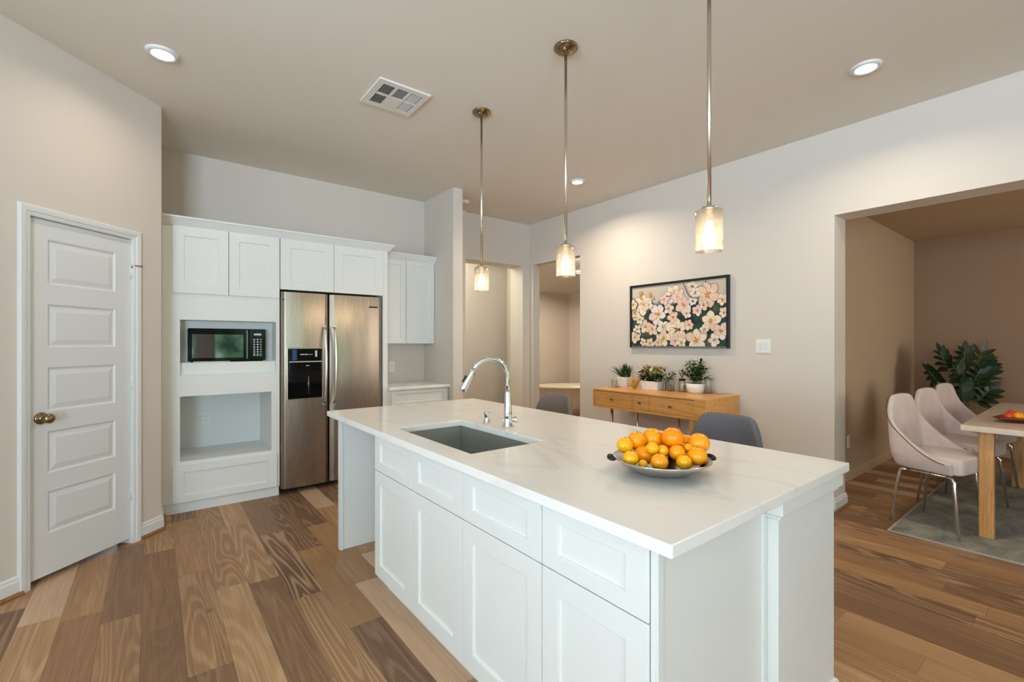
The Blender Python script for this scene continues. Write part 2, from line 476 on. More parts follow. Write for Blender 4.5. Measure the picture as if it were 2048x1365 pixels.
def box(bm, x0, x1, y0, y1, z0, z1, mi=0):
    vs = [bm.verts.new(p) for p in ((x0, y0, z0), (x1, y0, z0), (x1, y1, z0), (x0, y1, z0), (x0, y0, z1), (x1, y0, z1), (x1, y1, z1), (x0, y1, z1))]
    for f in ((3, 2, 1, 0), (4, 5, 6, 7), (0, 1, 5, 4), (1, 2, 6, 5), (2, 3, 7, 6), (3, 0, 4, 7)):
        q = bm.faces.new([vs[i] for i in f]); q.material_index = mi
    return vs


def obox(bm, c, U, V, N, w, h, t, mi=0):
    """oriented box: corner c, sizes along U, V, N"""
    c, U, V, N = Vector(c), Vector(U), Vector(V), Vector(N)
    P = lambda a, b_, d: bm.verts.new(c + U * a + V * b_ + N * d)
    vs = [P(0, 0, 0), P(w, 0, 0), P(w, h, 0), P(0, h, 0), P(0, 0, t), P(w, 0, t), P(w, h, t), P(0, h, t)]
    for f in ((3, 2, 1, 0), (4, 5, 6, 7), (0, 1, 5, 4), (1, 2, 6, 5), (2, 3, 7, 6), (3, 0, 4, 7)):
        q = bm.faces.new([vs[i] for i in f]); q.material_index = mi


def panel(bm, P0, U, V, N, w, h, t, holes, prof, mi=0):
    """a flat door of thickness t whose front lies in the plane through P0 (normal N); holes = (u0,u1,v0,v1) recessed by prof [(inset, depth)]"""
    P0, U, V, N = Vector(P0), Vector(U), Vector(V), Vector(N)
    pt = lambda u, v, d: bm.verts.new(P0 + U * u + V * v + N * d)
    us = sorted({0, w} | {q for hh in holes for q in hh[:2]})
    vs = sorted({0, h} | {q for hh in holes for q in hh[2:]})
    grid = {(i, j): pt(u, v, 0) for i, u in enumerate(us) for j, v in enumerate(vs)}
    hs = {(us.index(a), vs.index(c)): (a, b_, c, d) for a, b_, c, d in holes}
    fs = []
    for i in range(len(us) - 1):
        for j in range(len(vs) - 1):
            ring = [grid[i, j], grid[i + 1, j], grid[i + 1, j + 1], grid[i, j + 1]]
            if (i, j) in hs:
                a, b_, c, d = hs[i, j]
                for ins, dep in prof:
                    nr = [pt(a + ins, c + ins, dep), pt(b_ - ins, c + ins, dep), pt(b_ - ins, d - ins, dep), pt(a + ins, d - ins, dep)]
                    for k in range(4):
                        fs.append(bm.faces.new((ring[k], ring[(k + 1) % 4], nr[(k + 1) % 4], nr[k])))
                    ring = nr
                fs.append(bm.faces.new(ring))
            else:
                fs.append(bm.faces.new(ring))
    # sides and back
    bk = [pt(0, 0, -t), pt(w, 0, -t), pt(w, h, -t), pt(0, h, -t)]
    n, k = len(us) - 1, len(vs) - 1
    fs.append(bm.faces.new(bk[::-1]))
    bot = [grid[i, 0] for i in range(n + 1)]; top = [grid[i, k] for i in range(n + 1)]
    lef = [grid[0, j] for j in range(k + 1)]; rig = [grid[n, j] for j in range(k + 1)]
    fs.append(bm.faces.new(bot[::-1] + [bk[0], bk[1]])); fs.append(bm.faces.new(top + [bk[2], bk[3]]))
    fs.append(bm.faces.new(lef + [bk[3], bk[0]])); fs.append(bm.faces.new(rig[::-1] + [bk[1], bk[2]]))
    for f in fs:
        f.material_index = mi


SHAKER = [(0.0015, -0.009), (0.003, -0.0095)]


def shaker(bm, P0, U, V, N, w, h, t=0.02, rail=0.06, top=None):
    r2 = top or rail
    panel(bm, P0, U, V, N, w, h, t, [(rail, w - rail, r2, h - r2)], SHAKER)


def lathe(bm, prof, c=(0, 0, 0), n=24, axis='Z', mi=0, cap0=True, cap1=True, smooth=True):
    c = Vector(c)
    R = {'Z': Matrix.Identity(3), 'X': Matrix(((0, 0, 1), (1, 0, 0), (0, 1, 0))), 'Y': Matrix(((1, 0, 0), (0, 0, 1), (0, -1, 0)))}[axis] if isinstance(axis, str) else axis
    rings = []
    for r, z in prof:
        rings.append([bm.verts.new(c + R @ Vector((r * math.cos(2 * PI * k / n), r * math.sin(2 * PI * k / n), z))) for k in range(n)])
    for a, b_ in zip(rings, rings[1:]):
        for k in range(n):
            f = bm.faces.new((a[k], a[(k + 1) % n], b_[(k + 1) % n], b_[k])); f.smooth = smooth; f.material_index = mi
    if cap0:
        f = bm.faces.new(rings[0][::-1]); f.material_index = mi
    if cap1:
        f = bm.faces.new(rings[-1]); f.material_index = mi


def frame_to(d):
    d = Vector(d).normalized()
    up = Vector((0, 0, 1)) if abs(d.z) < 0.95 else Vector((1, 0, 0))
    x = up.cross(d).normalized(); y = d.cross(x)
    return Matrix((x, y, d)).transposed()


def tube(bm, pts, rad, n=10, mi=0, closed=False):
    pts = [Vector(p) for p in pts]
    if not isinstance(rad, (list, tuple)):
        rad = [rad] * len(pts)
    rings = []
    prevx = None
    for i, p in enumerate(pts):
        if closed:
            d = (pts[(i + 1) % len(pts)] - pts[i - 1])
        else:
            d = (pts[min(i + 1, len(pts) - 1)] - pts[max(i - 1, 0)])
        d.normalize()
        if prevx is None:
            up = Vector((0, 0, 1)) if abs(d.z) < 0.95 else Vector((1, 0, 0))
            xx = up.cross(d).normalized()
        else:
            xx = (prevx - d * prevx.dot(d)).normalized()
        prevx = xx; yy = d.cross(xx)
        rings.append([bm.verts.new(p + (xx * math.cos(2 * PI * k / n) + yy * math.sin(2 * PI * k / n)) * rad[i]) for k in range(n)])
    prs = list(zip(rings, rings[1:])) + ([(rings[-1], rings[0])] if closed else [])
    for a, b_ in prs:
        for k in range(n):
            f = bm.faces.new((a[k], a[(k + 1) % n], b_[(k + 1) % n], b_[k])); f.smooth = True; f.material_index = mi
    if not closed:
        bm.faces.new(rings[0][::-1]).material_index = mi; bm.faces.new(rings[-1]).material_index = mi


def bezier(p0, p1, p2, p3, n=10):
    p0, p1, p2, p3 = map(Vector, (p0, p1, p2, p3))
    return [p0 * (1 - t) ** 3 + p1 * 3 * t * (1 - t) ** 2 + p2 * 3 * t * t * (1 - t) + p3 * t ** 3 for t in [i / n for i in range(n + 1)]]


def prism(bm, poly, z0, z1, mi=0):
    a = [bm.verts.new((x, y, z0)) for x, y in poly]; b_ = [bm.verts.new((x, y, z1)) for x, y in poly]
    n = len(poly)
    bm.faces.new(a[::-1]).material_index = mi; bm.faces.new(b_).material_index = mi
    for k in range(n):
        bm.faces.new((a[k], a[(k + 1) % n], b_[(k + 1) % n], b_[k])).material_index = mi


def sphere(bm, c, r, nu=20, nv=12, sq=(1, 1, 1), mi=0):
    c = Vector(c)
    prof = []
    for j in range(nv + 1):
        a = -PI / 2 + PI * j / nv
        prof.append((max(math.cos(a) * r, 1e-5), math.sin(a) * r))
    rings = [[bm.verts.new(c + Vector((p * math.cos(2 * PI * k / nu) * sq[0], p * math.sin(2 * PI * k / nu) * sq[1], z * sq[2]))) for k in range(nu)] for p, z in prof]
    for a, b_ in zip(rings, rings[1:]):
        for k in range(nu):
            f = bm.faces.new((a[k], a[(k + 1) % nu], b_[(k + 1) % nu], b_[k])); f.smooth = True; f.material_index = mi


def sweep_profile(bm, path, prof, mi=0, closed=False):
    """extrude a (offset, z) profile along a 2-D path (offset to the right-hand side of travel), mitred"""
    n = len(path)
    rings = []
    for i, p in enumerate(path):
        p = Vector(p)
        d0 = (p - Vector(path[i - 1])).normalized() if i > 0 else None
        d1 = (Vector(path[i + 1]) - p).normalized() if i < n - 1 else None
        d0 = d0 or d1; d1 = d1 or d0
        n0 = Vector((d0.y, -d0.x)); n1 = Vector((d1.y, -d1.x))
        m = (n0 + n1); m = m / max(m.dot(n0), 1e-6)
        rings.append([bm.verts.new((p.x + m.x * o, p.y + m.y * o, z)) for o, z in prof])
    k = len(prof)
    for a, b_ in zip(rings, rings[1:]):
        for j in range(k):
            bm.faces.new((a[j], b_[j], b_[(j + 1) % k], a[(j + 1) % k])).material_index = mi
    bm.faces.new(rings[0]).material_index = mi; bm.faces.new(rings[-1][::-1]).material_index = mi


def leaf(bm, base, d, length, width, curl=0.25, fold=0.15, n=5, mi=0, up=(0, 0, 1), tip=0.02):
    base = Vector(base); d = Vector(d).normalized(); up = Vector(up)
    s = d.cross(up)
    if s.length < 1e-3:
        s = d.cross(Vector((0, 1, 0)))
    s.normalize(); nn = s.cross(d).normalized()
    rows = []
    for i in range(n + 1):
        t = i / n
        w = width * (math.sin(PI * min(1, t ** 0.75 * 0.93 + 0.07)) * 0.98 + tip) * 0.5
        p = base + d * (length * t) - Vector((0, 0, 1)) * (curl * length * t * t)
        rows.append((bm.verts.new(p - s * w + nn * fold * w), bm.verts.new(p), bm.verts.new(p + s * w + nn * fold * w)))
    for a, b_ in zip(rows, rows[1:]):
        for k in (0, 1):
            f = bm.faces.new((a[k], a[k + 1], b_[k + 1], b_[k])); f.smooth = True; f.material_index = mi


# ------------------------------------------------------------------ object helpers
def world_loc(o):
    v = Vector((0, 0, 0))
    while o is not None:
        v = v + o.location; o = o.parent
    return v


def obj(name, bm, mats, parent=None, bevel=0.0, seg=2, smooth=False, subsurf=0, solid=0.0, label=None):
    bmesh.ops.recalc_face_normals(bm, faces=bm.faces[:])
    me = bpy.data.meshes.new(name)
    if parent is None:
        xs = [v.co for v in bm.verts]
        c = Vector(((min(v.x for v in xs) + max(v.x for v in xs)) / 2, (min(v.y for v in xs) + max(v.y for v in xs)) / 2, min(v.z for v in xs)))
        loc = c; off = c
    else:
        loc = Vector((0, 0, 0)); off = world_loc(parent)
    bmesh.ops.translate(bm, verts=bm.verts[:], vec=-off)
    if smooth:
        for f in bm.faces:
            f.smooth = True
    bm.to_mesh(me); bm.free()
    for m in (mats if isinstance(mats, (list, tuple)) else [mats]):
        me.materials.append(M[m])
    o = bpy.data.objects.new(name, me); COL.objects.link(o)
    o.location = loc
    if parent is not None:
        o.parent = parent
    if solid:
        md = o.modifiers.new('solid', 'SOLIDIFY'); md.thickness = solid; md.offset = 0
    if subsurf:
        md = o.modifiers.new('sub', 'SUBSURF'); md.levels = subsurf; md.render_levels = subsurf
    if bevel:
        md = o.modifiers.new('bevel', 'BEVEL'); md.width = bevel; md.segments = seg; md.limit_method = 'ANGLE'; md.angle_limit = math.radians(35)
        md.harden_normals = False
    if label:
        o['label'] = label
    return o


def tag(o, label, cat, group=None, kind=None):
    o['label'] = label; o['category'] = cat
    if group:
        o['group'] = group
    if kind:
        o['kind'] = kind
    return o


def thing(name, label, cat, loc, group=None):
    o = bpy.data.objects.new(name, None); COL.objects.link(o)
    o.empty_display_size = 0.1
    o.location = loc
    return tag(o, label, cat, group)


def struct(name, bm, m, label=None, cat=None, bevel=0.0, origin=None):
    o = obj(name, bm, m, bevel=bevel)
    o['kind'] = 'structure'
    if label:
        o['label'] = label
    o['category'] = cat or name.split('_')[0]
    return o


def dup(root, loc, rotz=None, label=None, group=None):
    r = root.copy(); COL.objects.link(r); r.location = loc
    if rotz is not None:
        r.rotation_euler = (0, 0, rotz)
    if label:
        r['label'] = label
    if group:
        r['group'] = group
    for ch in list(root.children):
        c = ch.copy(); COL.objects.link(c); c.parent = r
        for g in list(ch.children):
            d = g.copy(); COL.objects.link(d); d.parent = c
    return r


random.seed(11)
CE = 3.06          # kitchen ceiling
RX = 4.305         # face of the right-hand wall
YB = 5.08          # back wall of the kitchen

# ================================================================== SETTING
bm = B(); box(bm, -5.65, 9.5, -7.15, 8.6, -0.06, 0.0)
fl = struct('floor', bm, 'oak_planks', 'warm brown oak plank floor with mixed plank tones', 'floor')
off = fl.location.copy()
fl.data.transform(Matrix.Translation(off)); fl.location = (0, 0, 0)

bm = B(); box(bm, -5.65, 4.56, -7.15, 5.3, CE, CE + 0.08)
struct('ceiling', bm, 'ceiling_paint', 'flat beige painted kitchen ceiling', 'ceiling')

# back wall with the pass-through opening to the hall
bm = B()
box(bm, -0.2, 3.19, YB, YB + 0.34, 0, CE)
box(bm, 3.19, 4.185, YB + 0.05, YB + 0.34, 2.455, CE)
box(bm, 4.185, 4.43, YB + 0.05, YB + 0.34, 0, CE)
struct('wall_back', bm, 'wall_paint', 'beige back wall behind the cabinets with the hall opening', 'wall')

bm = B(); box(bm, 2.60, 2.722, 4.395, YB, 0, CE)
struct('wall_partition', bm, 'wall_paint', 'short wall end standing right of the small cabinets', 'wall')

# right wall with narrow doorway and wide dining opening
bm = B()
box(bm, RX, 4.43, 5.045, 5.13, 0, CE)
box(bm, RX, 4.43, 4.122, 5.045, 2.473, CE)
box(bm, RX, 4.43, 1.56, 4.122, 0, CE)
box(bm, RX, 4.555, 1.335, 1.56, 0, CE)
box(bm, RX, 4.555, -1.3, 1.335, 2.375, CE)
box(bm, RX, 4.555, -7.0, -1.3, 0, CE)
struct('wall_right', bm, 'wall_paint', 'long beige wall with the painting and the wide dining opening', 'wall')

# angled pantry wall (45 degrees) with a door opening
A0 = Vector((-0.56, 3.584, 0)); AU = Vector((0.7071, 0.7071, 0)); AN = Vector((0.7071, -0.7071, 0)); AZ = Vector((0, 0, 1))
SE = 0.864  # end of the angled wall along AU


def ap(s, z=0.0, d=0.0):
    return A0 + AU * s + AZ * z + AN * d


bm = B()
obox(bm, ap(-2.35, 0, -0.12), AU, AZ, AN, 2.35 + 0.034, CE, 0.12)
obox(bm, ap(0.034, 2.055, -0.12), AU, AZ, AN, 0.61, CE - 2.055, 0.12)
obox(bm, ap(0.644, 0, -0.12), AU, AZ, AN, SE - 0.644, CE, 0.12)
struct('wall_angled', bm, 'wall_paint', 'angled pantry wall around the white panelled door', 'wall')
bm = B(); e1 = ap(SE); box(bm, e1.x - 0.10, e1.x, e1.y - 0.0, YB, 0, CE)
struct('wall_return', bm, 'wall_paint', 'pantry wall return beside the tall cabinet', 'wall')
bm = B(); obox(bm, ap(-0.5, 0, -1.05), AU, AZ, AN, 1.9, CE, 0.05); obox(bm, ap(-0.5, 0, -1.0), AU, AZ, AN, 0.05, CE, 0.875)
struct('wall_pantry', bm, 'wall_paint', 'pantry wall inside behind the door', 'wall')

# walls behind the camera with windows
bm = B()
xw, yw = -5.5, -7.0
box(bm, xw - 0.12, xw, yw, -3.5, 0, CE); box(bm, xw - 0.12, xw, 1.5, 2.1, 0, CE)
box(bm, xw - 0.12, xw, -3.5, 1.5, 0, 0.3); box(bm, xw - 0.12, xw, -3.5, 1.5, 2.6, CE)
box(bm, xw, -2.2, 1.93, 2.05, 0, CE)
struct('wall_left', bm, 'wall_paint', 'left side wall of the open living area with a wide window', 'wall')
bm = B()
FWIN = ((-4.1, -1.9), (-1.2, 1.0), (1.4, 3.6))
xe = [xw - 0.12] + [q for w_ in FWIN for q in w_] + [4.45]
for k in range(0, len(xe), 2):
    box(bm, xe[k], xe[k + 1], yw - 0.12, yw, 0, CE)
for a, b_ in FWIN:
    box(bm, a, b_, yw - 0.12, yw, 0, 0.4); box(bm, a, b_, yw - 0.12, yw, 2.5, CE)
struct('wall_front', bm, 'wall_paint', 'wall opposite the kitchen with three tall windows', 'wall')
for i, (a, b_) in enumerate(FWIN):
    bm = B()
    for x in (a, (a + b_) / 2 - 0.03, b_ - 0.06):
        box(bm, x, x + 0.06, yw - 0.10, yw - 0.04, 0.4, 2.5)
    box(bm, a, b_, yw - 0.10, yw - 0.04, 0.4, 0.46); box(bm, a, b_, yw - 0.10, yw - 0.04, 2.44, 2.5)
    struct('window_%d' % (i + 1), bm, 'window_frame_white', 'white framed two-pane window', 'window')
bm = B()
for y in (-3.5, -1.85, -0.2, 1.44):
    box(bm, xw - 0.10, xw - 0.04, y, y + 0.06, 0.3, 2.6)
box(bm, xw - 0.10, xw - 0.04, -3.5, 1.5, 0.3, 0.36); box(bm, xw - 0.10, xw - 0.04, -3.5, 1.5, 2.54, 2.6)
struct('window_4', bm, 'window_frame_white', 'wide white framed side window', 'window')

# hall seen through the pass-through
bm = B(); box(bm, 2.6, 4.64, 6.05, 6.15, 0, 2.75); struct('wall_hall_back', bm, 'wall_paint', 'plain hall wall seen through the pass-through opening', 'wall')
bm = B(); box(bm, 4.60, 4.64, 5.42, 6.05, 0, 2.75); struct('wall_hall_right', bm, 'wall_paint', 'right side wall of the hall', 'wall')
bm = B(); box(bm, 2.4, 2.5, 5.42, 6.15, 0, 2.75); struct('wall_hall_left', bm, 'wall_paint', 'left side wall of the hall', 'wall')
bm = B(); box(bm, 2.4, 4.64, 5.42, 6.15, 2.75, 2.8); struct('ceiling_hall', bm, 'ceiling_paint', 'hall ceiling', 'ceiling')

# bath room seen through the narrow doorway
bm = B(); box(bm, 4.66, 7.2, 6.95, 7.05, 0, 2.9); struct('wall_bath_back', bm, 'wall_paint', 'back wall of the bath room', 'wall')
bm = B(); obox(bm, (4.435, 5.135, 0), Vector((0.6, 0.8, 0)), AZ, Vector((-0.8, 0.6, 0)), 2.26, 2.9, 0.03); struct('wall_bath_left', bm, 'wall_paint', 'left wall of the bath room', 'wall')
bm = B()
q0 = Vector((6.93, 6.95, 0)); qd = Vector((0.52, -0.854, 0))
obox(bm, q0, qd, AZ, Vector((0.854, 0.52, 0)), 6.2, 2.95, 0.08)
struct('wall_bath_right', bm, 'wall_paint', 'angled right wall of the bath room', 'wall')
bm = B()
a = [(4.43, 3.0, 2.95), (9.4, 3.0, 2.95), (9.4, 5.4, 2.72), (4.43, 5.4, 2.72)]
b_ = [(4.43, 7.05, 2.36), (9.4, 7.05, 2.36)]
v = [bm.verts.new(p) for p in a + b_]; v2 = [bm.verts.new((p[0], p[1], p[2] + 0.06)) for p in a + b_]
for f in ((0, 1, 2, 3), (3, 2, 5, 4)):
    bm.faces.new([v[i] for i in f]); bm.faces.new([v2[i] for i in f][::-1])
for i, j in ((0, 1), (1, 2), (2, 5), (5, 4), (4, 3), (3, 0)):
    bm.faces.new((v[i], v[j], v2[j], v2[i]))
struct('ceiling_bath', bm, 'ceiling_paint', 'sloping ceiling of the bath room', 'ceiling')
bm = B(); box(bm, 4.43, 9.4, 2.94, 3.0, 0, 2.95); struct('wall_bath_front', bm, 'wall_paint', 'front wall of the bath room', 'wall')

# dining room
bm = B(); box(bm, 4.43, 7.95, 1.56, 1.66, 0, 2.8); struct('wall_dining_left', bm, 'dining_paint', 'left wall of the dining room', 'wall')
bm = B(); box(bm, 7.95, 8.05, -3.2, 1.66, 0, 2.8); struct('wall_dining_far', bm, 'dining_paint_shaded', 'far wall of the dining room behind the plant', 'wall')
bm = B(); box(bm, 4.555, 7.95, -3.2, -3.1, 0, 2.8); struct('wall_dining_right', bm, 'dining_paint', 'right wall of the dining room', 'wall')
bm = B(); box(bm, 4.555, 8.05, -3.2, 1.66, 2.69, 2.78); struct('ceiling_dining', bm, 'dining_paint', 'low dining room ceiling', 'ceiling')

# ---------------------------------------------------------------- baseboards and quarter round
BASE = [(0.0, 0.022), (0.014, 0.022), (0.014, 0.078), (0.009, 0.088), (0.009, 0.098), (0.0, 0.108)]
QR = [(0.0, 0.0), (0.030, 0.0), (0.029, 0.010), (0.024, 0.018), (0.012, 0.023), (0.0, 0.024)]


def base_run(side, path, qname):
    bm = B(); sweep_profile(bm, path, BASE)
    struct('baseboard_' + side, bm, 'trim_white', 'white baseboard', 'baseboard')
    bm = B(); sweep_profile(bm, path, QR)
    struct(qname, bm, 'quarter_wood', 'brown quarter round strip along the floor', 'trim')


def xy(v):
    return (v.x, v.y)


base_run('pantry_left', [xy(ap(-2.3)), xy(ap(-0.001))], 'trim_1')
base_run('pantry_right', [xy(ap(0.691)), xy(ap(SE)), (e1.x, 4.51)], 'trim_2')
base_run('right', [(RX, 4.12), (RX, 1.335), (4.555, 1.335), (4.555, 1.555)], 'trim_3')
bm = B(); sweep_profile(bm, [(4.57, 1.56), (7.95, 1.56), (7.95, -3.05)], [(o, max(0, z - 0.022)) for o, z in BASE]); struct('baseboard_dining', bm, 'dining_paint', 'dining room baseboard painted like the wall', 'baseboard')
bm = B(); sweep_profile(bm, [(3.0, 6.05), (4.60, 6.05), (4.60, 5.43)], BASE); struct('baseboard_hall', bm, 'trim_white', 'white hall baseboard', 'baseboard')

# ================================================================== PANTRY DOOR
bm = B()
s0, dw, dz0, dh = 0.042, 0.592, 0.034, 2.012
hl = [(0.098, 0.492, a - dz0, b_ - dz0) for a, b_ in ((0.268, 0.505), (0.61, 0.848), (0.962, 1.212), (1.326, 1.572), (1.684, 1.940))]
panel(bm, ap(s0, dz0, -0.012), AU, AZ, AN, dw, dh, 0.035, hl, [(0.010, -0.008), (0.016, -0.008), (0.044, -0.0015)])
door = obj('door_1', bm, 'trim_white')
door['kind'] = 'structure'; door['label'] = 'white five-panel pantry door in the angled wall'; door['category'] = 'door'
# knob
bm = B()
kc = ap(s0 + 0.062, 0.928, -0.012)
RM = frame_to(AN)
lathe(bm, [(0.034, 0), (0.034, 0.006), (0.028, 0.011), (0.013, 0.014), (0.011, 0.032), (0.020, 0.038), (0.027, 0.050), (0.028, 0.060), (0.022, 0.070), (0.010, 0.075), (0.001, 0.076)], kc, 24, RM)
obj('door_knob', bm, 'bronze_nickel', door, label='round aged-nickel door knob')
for z0 in (1.78, 1.035, 0.292):
    bm = B()
    tube(bm, [ap(s0 + dw + 0.004, z0, -0.004), ap(s0 + dw + 0.004, z0 + 0.092, -0.004)], 0.0065, 10)
    obox(bm, ap(s0 + dw - 0.006, z0 + 0.002, -0.0115), AU, AZ, AN, 0.014, 0.088, 0.004)
    obj('hinge', bm, 'trim_white', door)
bm = B()
hp = ap(s0 + dw + 0.004, 1.875, 0.0)
tube(bm, [hp, hp + AU * 0.018 + AN * 0.018, hp + AU * 0.05 + AN * 0.02], [0.0035, 0.0035, 0.0035], 8)
sphere(bm, hp + AU * 0.052 + AN * 0.02, 0.0065, 10, 8)
tube(bm, [hp, hp + AZ * -0.02], 0.006, 8)
obj('door_stop', bm, 'bronze_nickel', door, label='small bronze hinge-pin stop')
# jamb + casing
bm = B()
for s, w in ((0.034, 0.006), (0.636, 0.008)):
    obox(bm, ap(s, 0, -0.11), AU, AZ, AN, w, 2.055, 0.11)
obox(bm, ap(0.034, 2.049, -0.11), AU, AZ, AN, 0.61, 0.006, 0.11)
CW = 0.057


def casing_poly(bm, z_top=2.108):
    # three mitred members with a stepped colonial profile
    prof = [(0, 0.008), (0.010, 0.011), (0.018, 0.011), (0.024, 0.016), (0.040, 0.018), (0.050, 0.018), (CW, 0.013), (CW, 0.0), (0, 0.0)]
    si, so, zi = 0.0405, 0.6375, z_top - CW
    path = [(si, 0, -1, 0), (si, zi, -1, 1), (so, zi, 1, 1), (so, 0, 1, 0)]
    rings = []
    for s, z, dx, dz in path:
        rings.append([bm.verts.new(ap(s + dx * o, z + dz * o, d)) for o, d in prof])
    k = len(prof)
    for a, b2 in zip(rings, rings[1:]):
        for j in range(k):
            bm.faces.new((a[j], b2[j], b2[(j + 1) % k], a[(j + 1) % k]))
    bm.faces.new(rings[0]); bm.faces.new(rings[-1][::-1])


casing_poly(bm)
struct('trim_5', bm, 'trim_white', 'white moulded casing around the pantry door', 'trim')

# ================================================================== TALL OVEN CABINET
YF = 4.50     # door fronts
X_, Y_, Z_ = Vector((1, 0, 0)), Vector((0, -1, 0)), Vector((0, 0, 1))
oven = thing('oven_cabinet', 'tall white cabinet with open appliance niches beside the refrigerator', 'cabinet', (0.47, 4.79, 0))
bm = B()
# face frame (front at YF+0.006), carcass walls
fy0, fy1 = YF + 0.004, YF + 0.026
box(bm, 0.056, 0.172, fy0, fy1, 0.085, 2.285)            # left stile and filler
box(bm, 0.826, 0.890, fy0, fy1, 0.085, 1.09)             # right stile, lower
box(bm, 0.862, 0.890, fy0, fy1, 1.09, 2.285)             # right stile, upper
box(bm, 0.172, 0.862, fy0, fy1, 1.537, 2.285)            # board above the microwave
box(bm, 0.172, 0.826, fy0, fy1, 0.925, 1.09)             # board between niches
box(bm, 0.172, 0.826, fy0, fy1, 0.085, 0.408)
box(bm, 0.056, 0.074, fy1, YB - 0.004, 0.0, 2.285); box(bm, 0.872, 0.890, fy1, YB - 0.004, 0.0, 2.285)
box(bm, 0.074, 0.872, YB - 0.012, YB - 0.002, 0.1, 2.28)
box(bm, 0.074, 0.872, fy1, YB - 0.004, 2.265, 2.285)
box(bm, 0.074, 0.872, fy1, YB - 0.012, 0.385, 0.405)      # floor of the lower niche
box(bm, 0.074, 0.872, fy1, YB - 0.012, 0.927, 0.947)
box(bm, 0.074, 0.872, fy1, YB - 0.012, 1.537, 1.555)
box(bm, 0.150, 0.172, fy1, YB - 0.012, 0.405, 0.927); box(bm, 0.826, 0.848, fy1, YB - 0.012, 0.405, 0.927)
box(bm, 0.150, 0.172, fy1, 4.70, 0.947, 1.537); box(bm, 0.862, 0.872, fy1, 4.70, 0.947, 1.537)
# stepped platform and back of the microwave niche
box(bm, 0.172, 0.862, fy1, 4.70, 1.05, 1.094)
box(bm, 0.172, 0.862, 4.565, 4.70, 1.094, 1.192)
box(bm, 0.172, 0.862, 4.685, 4.70, 1.192, 1.537)
obj('body', bm, 'cabinet_white', oven)
bm = B(); box(bm, 0.056, 0.884, YF + 0.014, YF + 0.034, 0, 0.083); obj('toe_board', bm, 'cabinet_white', oven, 0.001)
for a, b_ in ((0.124, 0.4995), (0.5035, 0.886)):
    bm = B(); shaker(bm, (a, YF - 0.016, 1.748), X_, Z_, Y_, b_ - a, 2.277 - 1.748, 0.019, 0.074)
    obj('door', bm, 'cabinet_white', oven, 0.0015)
bm = B(); shaker(bm, (0.124, YF - 0.016, 0.088), X_, Z_, Y_, 0.866 - 0.124, 0.378 - 0.088, 0.019, 0.074, 0.055)
obj('drawer', bm, 'cabinet_white', oven, 0.0015)

# crown on the tall run
bm = B()
CR = [(0.0, 2.2785), (0.006, 2.2785), (0.012, 2.286), (0.050, 2.330), (0.058, 2.334), (0.058, 2.348), (-0.03, 2.348), (-0.03, 2.29), (0.0, 2.286)]
sweep_profile(bm, [(0.057, YF), (1.892, YF), (1.892, YB - 0.01)], CR)
tag(obj('crown_molding', bm, 'cabinet_white'), 'long white crown moulding above the tall cabinet and the refrigerator', 'moulding')

# ---------------------------------------------------------------- cabinet over the refrigerator
fc = thing('refrigerator_cabinet', 'white two-door cabinet above the refrigerator with tall side panel', 'cabinet', (1.39, 4.79, 0))
bm = B()
box(bm, 0.892, 1.838, YF + 0.004, YB - 0.004, 1.832, 2.285)
obj('body', bm, 'cabinet_white', fc)
bm = B(); box(bm, 1.840, 1.892, YF - 0.004, YB - 0.004, 0, 2.285); obj('side_panel', bm, 'cabinet_white', fc, 0.0015)
for a, b_ in ((0.894, 1.353), (1.357, 1.836)):
    bm = B(); shaker(bm, (a, YF - 0.016, 1.828), X_, Z_, Y_, b_ - a, 2.277 - 1.828, 0.019, 0.082, 0.075)
    obj('door', bm, 'cabinet_white', fc, 0.0015)

# ---------------------------------------------------------------- refrigerator
fr = thing('refrigerator', 'stainless side-by-side refrigerator with black ice dispenser', 'refrigerator', (1.36, 4.8, 0))
bm = B(); box(bm, 0.905, 1.825, 4.545, YB - 0.03, 0.035, 1.80); box(bm, 0.92, 1.81, 4.60, YB - 0.05, 0.0, 0.035)
obj('body', bm, 'black_satin', fr)
FY = 4.475


def fridge_door(x0, x1, hole=None):
    bm = B()
    z0, z1 = 0.052, 1.808
    # gently bowed front
    n = 14
    cols = []
    for i in range(n + 1):
        t = i / n
        x = x0 + (x1 - x0) * t
        e_ = min(t, 1 - t) * (x1 - x0)
        y = FY - 0.010 * math.sin(PI * t) + (0.022 * (1 - min(e_ / 0.022, 1)) ** 2)
        cols.append((x, y))
    poly = cols + [(x1, 4.54), (x0, 4.54)]
    prism(bm, poly, z0, z1)
    return bm


d1 = obj('freezer_door', fridge_door(0.897, 1.300), 'stainless', fr, 0.003)
d2 = obj('fridge_door', fridge_door(1.316, 1.826), 'stainless', fr, 0.003)
for par, xh in ((d1, 1.262), (d2, 1.352)):
    bm = B()
    zs = [0.785 + (1.5 - 0.785) * i / 20 for i in range(21)]
    pts = []
    for i, z in enumerate(zs):
        t = i / 20
        pts.append((xh, FY - 0.018 - 0.052 * math.sin(PI * t) ** 0.6, z))
    tube(bm, pts, [0.010 + 0.004 * math.sin(PI * i / 20) for i in range(21)], 10)
    for z in (0.785, 1.5):
        tube(bm, [(xh, FY + 0.008, z), (xh, FY - 0.026, z)], 0.012, 10)
    obj('handle', bm, 'handle_steel', par, label='bowed brushed metal handle')
